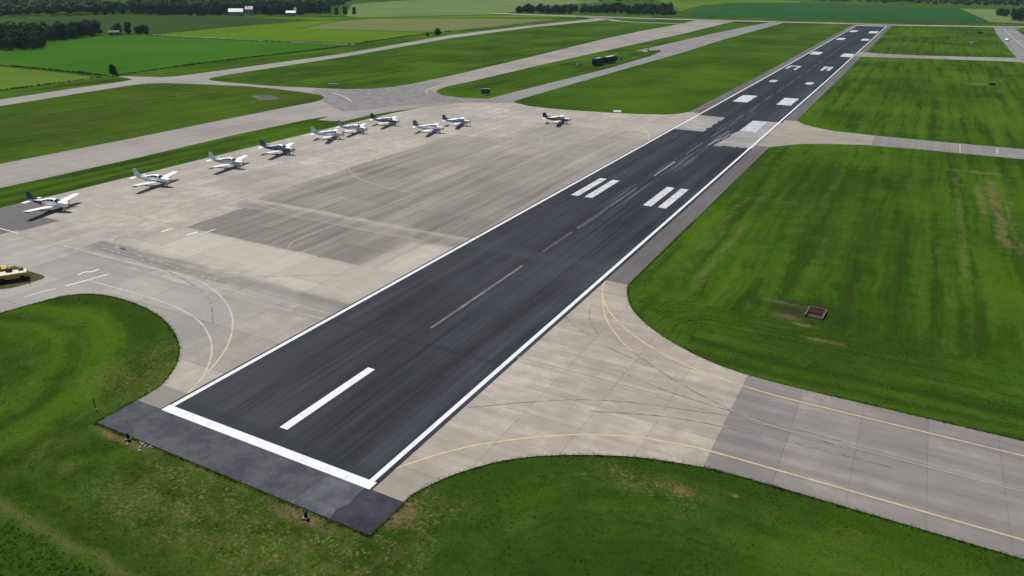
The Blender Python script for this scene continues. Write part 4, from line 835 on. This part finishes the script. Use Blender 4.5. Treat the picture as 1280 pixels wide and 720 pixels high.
# white car far away on the right-hand taxiway
def car(x, y, rz, label):
    r = empty('parked_car', (x, y, .03), R(rz), label, 'car')
    pr = [(-2.2, .4), (-2.25, .85), (-1.5, .98), (-.8, 1.45), (.7, 1.48), (1.35, 1.0), (2.15, .85), (2.25, .4)]
    bm = bmesh.new(); a = [bm.verts.new((px, -.85, pz)) for px, pz in pr]; b = [bm.verts.new((px, .85, pz)) for px, pz in pr]
    for i in range(len(pr)): bm.faces.new((a[i], a[(i + 1) % 8], b[(i + 1) % 8], b[i]))
    bm.faces.new(a[::-1]); bm.faces.new(b); bo = link('body', bmm('b', bm), PAINT_W, r)
    for s in (-1, 1):
        link('side_window', boxmesh('w', -.75, .7, s * .852 - .004, s * .852 + .004, 1.02, 1.38), GLASS, bo)
        for px in (-1.4, 1.4): link('wheel', cylmesh('w', (px, s * .8 - .1, .33), (px, s * .8 + .1, .33), .33, n=12), RUBBER, r)
    link('windscreen', pydata('s', [(.74, -.7, 1.46), (.74, .7, 1.46), (1.37, .75, 1.01), (1.37, -.75, 1.01)], [(0, 3, 2, 1)]), GLASS, bo)
car(45.6, 590, 70, 'white car parked on the far right-hand taxiway')
def hut(x, y, w, h, m, m2, label, nm='equipment_box'):
    r = empty(nm, (x, y, 0), .3, label, 'box')
    link('cabinet', boxmesh('c', -w, w, -w * .6, w * .6, 0, h, bev=.04), m, r); link('lid', boxmesh('l', -w * 1.08, w * 1.08, -w * .68, w * .68, h, h * 1.18), m2, r)
hut(11.9, 594, 1.1, .7, GREYB, RIM, 'small grey box with rusty lid in the far right-hand grass'); hut(33.6, 664, 1.6, 1.0, BLACK, BLACK, 'small black box in the far right-hand grass near the taxiway')
hut(24.8, 549, .8, 1.0, TOPW, SIGNW, 'small white cabinet in the far right-hand grass'); hut(24.3, 330, 1.0, .7, OLIVE, RIM, 'brownish inspection cover box among weeds in the mown field')

# ------------------------------------------------------------------ trees
BARK = plain('dark_bark', (0.055, 0.042, 0.032), 0.95, 0.1)
def leaf_material(name, a, b):
    t = NT(name); oi = t.n('ObjectInfo').outputs['Random']; tc = t.n('TexCoord').outputs['Object']
    n = t.noise(tc, 0.9, 3); c = t.mix(n, a, b); hs = t.n('HueSaturation'); t.put(hs.inputs['Value'], t.rng(oi, 0, 1, 0.7, 1.25)); t.put(hs.inputs['Color'], c)
    return t.done(hs.outputs[0], 0.9, 0.03)
LEAF = leaf_material('dark_tree_leaves', (0.022, 0.044, 0.016), (0.052, 0.086, 0.026))
def crown_points(h, r, base, lobes, n):
    """leaf quads scattered on and inside uneven lobes"""
    out = []
    L = []
    for k in range(lobes):
        a = rng.uniform(0, 2 * np.pi); z = base + (h - base) * (0.12 + 0.70 * (k + rng.random()) / lobes); rr = r * (0.36 + 0.26 * rng.random())
        q = r * 0.62 * math.sqrt(rng.random()) * (1.15 - 0.75 * abs((z - base) / (h - base) - 0.4)); L.append((q * math.cos(a), q * math.sin(a), z, rr))
    for k in range(n):
        x, y, z, rr = L[k % lobes]; d = rng.normal(size=3); d /= np.linalg.norm(d); s = rr * (0.72 + 0.36 * rng.random())
        p = np.array([x, y, z]) + d * s * np.array([1, 1, 0.85]); p[2] = max(p[2], base * 0.6); out.append((p, d))
    return out
def crown_mesh(nm, h, r, base, lobes, n, size):
    V = []; Fc = []
    for p, d in crown_points(h, r, base, lobes, n):
        u = np.cross(d, rng.normal(size=3)); u /= np.linalg.norm(u); w = np.cross(d + rng.normal(0, .35, 3), u); s = size * rng.uniform(.6, 1.3); i = len(V)
        for a, b in ((-1, -.6), (.9, -.8), (1.1, .7), (-.7, 1)): V.append(tuple(p + u * a * s + w * b * s * .7))
        Fc.append((i, i + 1, i + 2, i + 3))
    m = pydata(nm, V, Fc); m.materials.append(LEAF); return m
def trunk_mesh(h, r, base):
    bm = bmesh.new(); cyl(bm, (0, 0, -.1), (.1, 0, base), r, r * .75, 8); cyl(bm, (.1, 0, base), (0, .15, h * .8), r * .75, r * .2, 8)
    for k in range(5):
        a = k * 1.3; z = base + (h - base) * (.1 + .11 * k); cyl(bm, (.08, 0, z), (math.cos(a) * h * .2, math.sin(a) * h * .2, z + h * .16), r * .4, r * .1, 6)
    m = bmm('trunk', bm); m.materials.append(BARK); return m
PROTO = []
for h, r, base, lobes, n, sz in ((10, 4.4, .9, 22, 1500, .42), (11.5, 4.2, 1.0, 24, 1500, .42), (9, 4.8, .8, 22, 1500, .42), (12.5, 4.6, 1.1, 26, 1700, .44), (8.5, 2.5, .6, 22, 1100, .34), (7.2, 3.6, .4, 20, 1200, .38)):
    PROTO.append((trunk_mesh(h, .22, base), crown_mesh('crown', h, r, base, lobes, n, sz)))
def tree(x, y, k, s, label, group, name='broadleaf_tree', sz=1.0):
    r = empty(name, (x, y, 0), random.uniform(0, 6.28), label, 'tree', group); r.scale = (s * random.uniform(.9, 1.12), s * random.uniform(.9, 1.12), s * sz)
    link('trunk', PROTO[k][0], None, r); link('crown', PROTO[k][1], None, r)
def scatter(n, poly, mind, seed):
    g = np.random.default_rng(seed); xs_ = [p[0] for p in poly]; ys_ = [p[1] for p in poly]
    x = g.uniform(min(xs_), max(xs_), n * 14); y = g.uniform(min(ys_), max(ys_), n * 14); k = inside(x, y, poly); out = []; cell = {}
    for a, b in zip(x[k], y[k]):
        ci, cj = int(a // mind), int(b // mind)
        if any((a - p) ** 2 + (b - q) ** 2 < mind * mind for u in (-1, 0, 1) for v in (-1, 0, 1) for p, q in cell.get((ci + u, cj + v), ())): continue
        cell.setdefault((ci, cj), []).append((a, b)); out.append((float(a), float(b)))
        if len(out) >= n: break
    return out
W1 = [(-413, 200), (-408, 222), (-402, 236), (-424, 250), (-441, 262), (-455, 292), (-470, 316), (-480, 318), (-482, 300), (-462, 268), (-450, 250), (-430, 238), (-432, 215), (-435, 195)]
for x, y in scatter(115, W1, 4.6, 1): tree(x, y, random.choice((0, 1, 2, 3, 3, 5)), random.uniform(.55, .8), 'dark broadleaf tree in the wood at the edge of the bright green field', 'wood beside the bright green field')
for x, y, k, s in ((-466, 326, 0, .7), (-462, 331, 4, 1.0), (-458, 335, 5, .7), (-455, 338, 5, .8)): tree(x, y, k, s, 'tree in the short row trailing off the end of the wood by the track', 'trees trailing off the wood')
W2 = [(-420, 745), (-400, 762), (-352, 772), (-330, 800), (-300, 850), (-262, 842), (-262, 900), (-330, 930), (-372, 830), (-415, 790)]
for x, y in scatter(80, W2, 6.0, 2): tree(x, y, random.choice((0, 1, 2, 3)), random.uniform(.65, .95), 'dark tree in the tree belt across the pale field beyond the taxiways', 'tree belt beyond the taxiways')
for x, y in scatter(26, [(-318, 830), (-262, 815), (-240, 825), (-245, 845), (-300, 860)], 5, 5): tree(x, y, 5, random.uniform(.55, .8), 'low scrubby tree at the foot of the tall tree belt', 'scrub under the tree belt', 'scrub_tree')
for x, y, s in ((-571, 633, .8), (-549, 626, 1.15), (-531, 617, .95), (-524, 621, 1.1), (-517, 627, 1.0), (-566, 640, .9), (-558, 622, .75)): tree(x, y, 4, s, 'rounded dark tree standing apart in the row beside the pale field', 'separate trees beside the pale field')
FT = [(-722, 484), (-700, 502), (-637, 532), (-606, 545), (-570, 575), (-560, 610), (-577, 650), (-598, 668), (-615, 645), (-622, 600), (-655, 560), (-718, 510)]
def clear(x, y): return all(math.hypot(x - a, y - b) > c for a, b, c in ((-598, 546, 11), (-590, 538, 11), (-604, 571, 8), (-596, 562, 8), (-561, 584, 9), (-555, 576, 8), (-573, 606, 6)))
for x, y in scatter(85, FT, 5.8, 3):
    if clear(x, y): tree(x, y, random.choice((0, 1, 2, 3)), random.uniform(.85, 1.15), 'tall dark tree sheltering the white farm buildings', 'trees round the farm')
for x, y in scatter(22, [(60, 1060), (62, 930), (72, 880), (120, 870), (140, 1000), (100, 1080)], 9, 4): tree(x, y, random.choice((0, 2, 3)), random.uniform(.8, 1.1), 'dark tree in the clump at the end of the far teal field', 'clump by the far teal field')
def bush(x, y, s, label, k=5):
    tree(x, y, k, s, label, None, 'shrub'); o = [q for q in COL.objects if q.name.startswith('shrub')][-1]; o['category'] = 'shrub'
bush(-270.5, 184.0, .55, 'dark upright shrub at the corner where the hedges meet', 4)
bush(-288.5, 434, .62, 'larger round shrub in the hedge line beside the far road')
bush(-289, 423, .3, 'small round shrub next to the larger one by the far road')
# hedges between the fields
def hedge(pts, h, w, label):
    pts = smoothline(pts, 5); V = []; Fc = []
    for (x0, y0), (x1, y1) in zip(pts, pts[1:]):
        L = math.hypot(x1 - x0, y1 - y0)
        for k in range(max(2, int(L * 5))):
            u = rng.random(); p = np.array([x0 + (x1 - x0) * u + rng.normal(0, w * .4), y0 + (y1 - y0) * u + rng.normal(0, w * .4), h * (0.12 + .88 * rng.random()) * (.6 + .4 * math.sin(x0 * .3 + y0 * .21))])
            p[2] = max(p[2], .05); a = rng.normal(size=3); a /= np.linalg.norm(a); b = np.cross(a, rng.normal(size=3)); i = len(V)
            for q, r_ in ((-1, -1), (1, -1), (1, 1), (-1, 1)): V.append(tuple(np.maximum(p + .28 * (a * q + b * r_ * .7), (-9e9, -9e9, .0))))
            Fc.append((i, i + 1, i + 2, i + 3))
    o = link('hedge', pydata('hedge', V, Fc), LEAF); tag(o, label, 'hedge')
hedge([(-365, 181), (-342, 182.5), (-302, 183), (-272, 182.8)], .55, .6, 'low dark hedge between the yellow-green plot and the bright green field')
hedge([(-267, 120), (-266.5, 140), (-267, 157), (-270, 179)], .3, .35, 'thin ditch hedge between the yellow-green plot and the taxiway verge')
hedge([(-270, 185), (-277, 222), (-279.5, 270), (-281, 315), (-289, 350)], .35, .4, 'thin hedge along the long side of the bright green field')
hedge([(-289, 350), (-296, 400), (-301, 440), (-301, 470)], .6, .6, 'broken hedge between the lime field and the far road')
hedge([(-445, 331), (-400, 332.5), (-350, 335), (-290, 345)], .4, .5, 'low hedge along the farm track between the two green fields')

# far forest: one mass
def forest():
    V = []; Fc = []
    zones = [([(-730, 330), (-728, 395), (-732, 432), (-722, 500), (-745, 560), (-800, 560), (-900, 600), (-900, 330)], 520, 10.5), ([(-745, 560), (-722, 505), (-650, 660), (-600, 668), (-735, 890), (-800, 800), (-880, 640)], 420, 11),
             ([(-930, 330), (-930, 600), (-1010, 690), (-1300, 900), (-1300, 330)], 560, 14), ([(-960, 690), (-870, 650), (-760, 900), (-800, 1150), (-900, 1500), (-1400, 1300), (-1200, 900), (-1060, 830), (-940, 760)], 760, 14),
             ([(-900, 1500), (-800, 1420), (-560, 1310), (-520, 1180), (-470, 1180), (-380, 1260), (-300, 1500), (-560, 1640), (-560, 1900), (-900, 1800)], 560, 13),
             ([(-560, 1640), (-200, 1590), (-190, 1440), (-80, 1400), (30, 1350), (120, 1300), (330, 1180), (520, 1300), (300, 1800), (-300, 2100)], 760, 13), ([(-433, 195), (-432, 214), (-430, 238), (-452, 252), (-464, 268), (-484, 300), (-481, 320), (-540, 300), (-530, 240), (-480, 180)], 190, 7.2),
             ([(-655, 562), (-622, 602), (-615, 647), (-660, 660), (-722, 560), (-716, 515)], 150, 10.5)]
    for zi, (poly, n, h) in enumerate(zones):
        for x, y in scatter(n, poly, 5.2, 20 + zi):
            hh = h * random.uniform(.55, 1.1); r = hh * .42; d = rng.normal(size=(46, 3)); d /= np.linalg.norm(d, axis=1)[:, None]; d[:, 2] = np.where(d[:, 2] < -.5, -d[:, 2], d[:, 2])
            for e in d:
                p = np.array([x, y, hh * .58]) + e * np.array([r, r, hh * .40]) * rng.uniform(.7, 1.08); u = np.cross(e, rng.normal(size=3)); u /= np.linalg.norm(u); w = np.cross(e + rng.normal(0, .4, 3), u); s = rng.uniform(.7, 1.4); i = len(V)
                V.extend((p - u * s - w * s * .7, p + u * s - w * s * .8, p + u * s * .9 + w * s, p - u * s * .8 + w * s * .9)); Fc.append((i, i + 1, i + 2, i + 3))
    m = bpy.data.meshes.new('forest'); V = np.array(V, np.float32); m.from_pydata(V.tolist(), [], Fc); m.materials.append(LEAF)
    tag(link('forest', m), 'dark far-off forest closing the fields at the skyline', 'forest', kind='stuff')
forest()

# ------------------------------------------------------------------ farm
ROOFW = plain('pale_metal_roof', (0.28, 0.30, 0.33), 0.45, 0.4, var=0.06); WALLW = plain('white_farm_wall', (0.33, 0.34, 0.35), 0.7); ROOFG = plain('grey_slate_roof', (0.20, 0.21, 0.24), 0.7); DOORB = plain('dark_door', (0.05, 0.05, 0.06), 0.6); ROOFR = plain('rust_red_roof', (0.22, 0.09, 0.06), 0.7)
def house(x, y, rz, L, D, h, rh, wall, roof, label, nm='farm_building', nwin=3, chimney=False):
    r = empty(nm, (x, y, 0), R(rz), label, 'building'); a, b = L / 2, D / 2
    wl = link('wall', pydata('w', [(-a, -b, 0), (a, -b, 0), (a, b, 0), (-a, b, 0), (-a, -b, h), (a, -b, h), (a, b, h), (-a, b, h), (-a, 0, h + rh), (a, 0, h + rh)], [(0, 1, 5, 4), (2, 3, 7, 6), (1, 2, 6, 9, 5), (3, 0, 4, 8, 7)]), wall, r)
    e = .4; rf = link('roof', pydata('r', [(-a - e, -b - e, h - e * rh / b), (a + e, -b - e, h - e * rh / b), (a + e, 0, h + rh + .05), (-a - e, 0, h + rh + .05), (a + e, b + e, h - e * rh / b), (-a - e, b + e, h - e * rh / b)] +
        [(-a - e, -b - e, h - e * rh / b + .2), (a + e, -b - e, h - e * rh / b + .2), (a + e, 0, h + rh + .25), (-a - e, 0, h + rh + .25), (a + e, b + e, h - e * rh / b + .2), (-a - e, b + e, h - e * rh / b + .2)],
        [(6, 7, 8, 9), (9, 8, 10, 11), (0, 1, 7, 6), (5, 11, 10, 4), (1, 2, 8, 7), (2, 4, 10, 8), (0, 6, 9, 3), (3, 9, 11, 5), (0, 3, 2, 1), (3, 5, 4, 2)]), roof, r)
    for k in range(nwin): xx = -a + L * (k + .7) / (nwin + .9); link('window', boxmesh('w', xx - .5, xx + .5, -b - .04, -b - .005, h * .4, h * .75), GLASS, r)
    link('door', boxmesh('d', a - 1.8, a - .6, -b - .05, -b - .006, 0, min(h * .85, 2.3)), DOORB, r)
    if chimney: link('chimney', boxmesh('c', -a * .5 - .4, -a * .5 + .4, -.4, .4, h + rh - .5, h + rh + 1.3), ROOFR, rf)
house(-598, 548, 40, 13, 8, 4, 2.6, WALLW, ROOFW, 'long white barn with a pale metal roof among the farm trees', 'barn', 4)
house(-604, 571, 35, 7, 6, 5.5, 2.6, WALLW, ROOFW, 'tall white farmhouse beside the long barn', 'farmhouse', 2, True)
house(-561, 584, 30, 9, 6, 2.8, 1.6, WALLW, ROOFW, 'low white farm shed at the open end of the farm trees', 'farm_shed', 3)
house(-573, 606, 30, 6, 6, 4.5, 2.4, WALLW, ROOFG, 'small white house with grey roof behind the low shed', 'small_house', 2, True)
house(-462, 321, 35, 6, 3.5, 1.8, .9, plain('tan_wall', (0.25, 0.18, 0.12), 0.8), plain('brown_roof', (0.13, 0.085, 0.06), 0.8), 'small tan hut with brown roof at the end of the wood', 'hut', 1)

# ------------------------------------------------------------------ light summer haze
t = bpy.data.materials.new('haze'); t.use_nodes = True; nt = t.node_tree
for q in list(nt.nodes):
    if q.type != 'OUTPUT_MATERIAL': nt.nodes.remove(q)
pv = nt.nodes.new('ShaderNodeVolumePrincipled'); pv.inputs['Color'].default_value = (0.62, 0.78, 1.0, 1); pv.inputs['Density'].default_value = 0.00005; pv.inputs['Anisotropy'].default_value = 0.2
nt.links.new(pv.outputs[0], [q for q in nt.nodes if q.type == 'OUTPUT_MATERIAL'][0].inputs['Volume'])
tag(link('haze', boxmesh('haze', -6500, 6500, -6000, 6600, -1.0, 42.0), t), 'thin pale summer haze over the airfield', 'haze', kind='stuff')
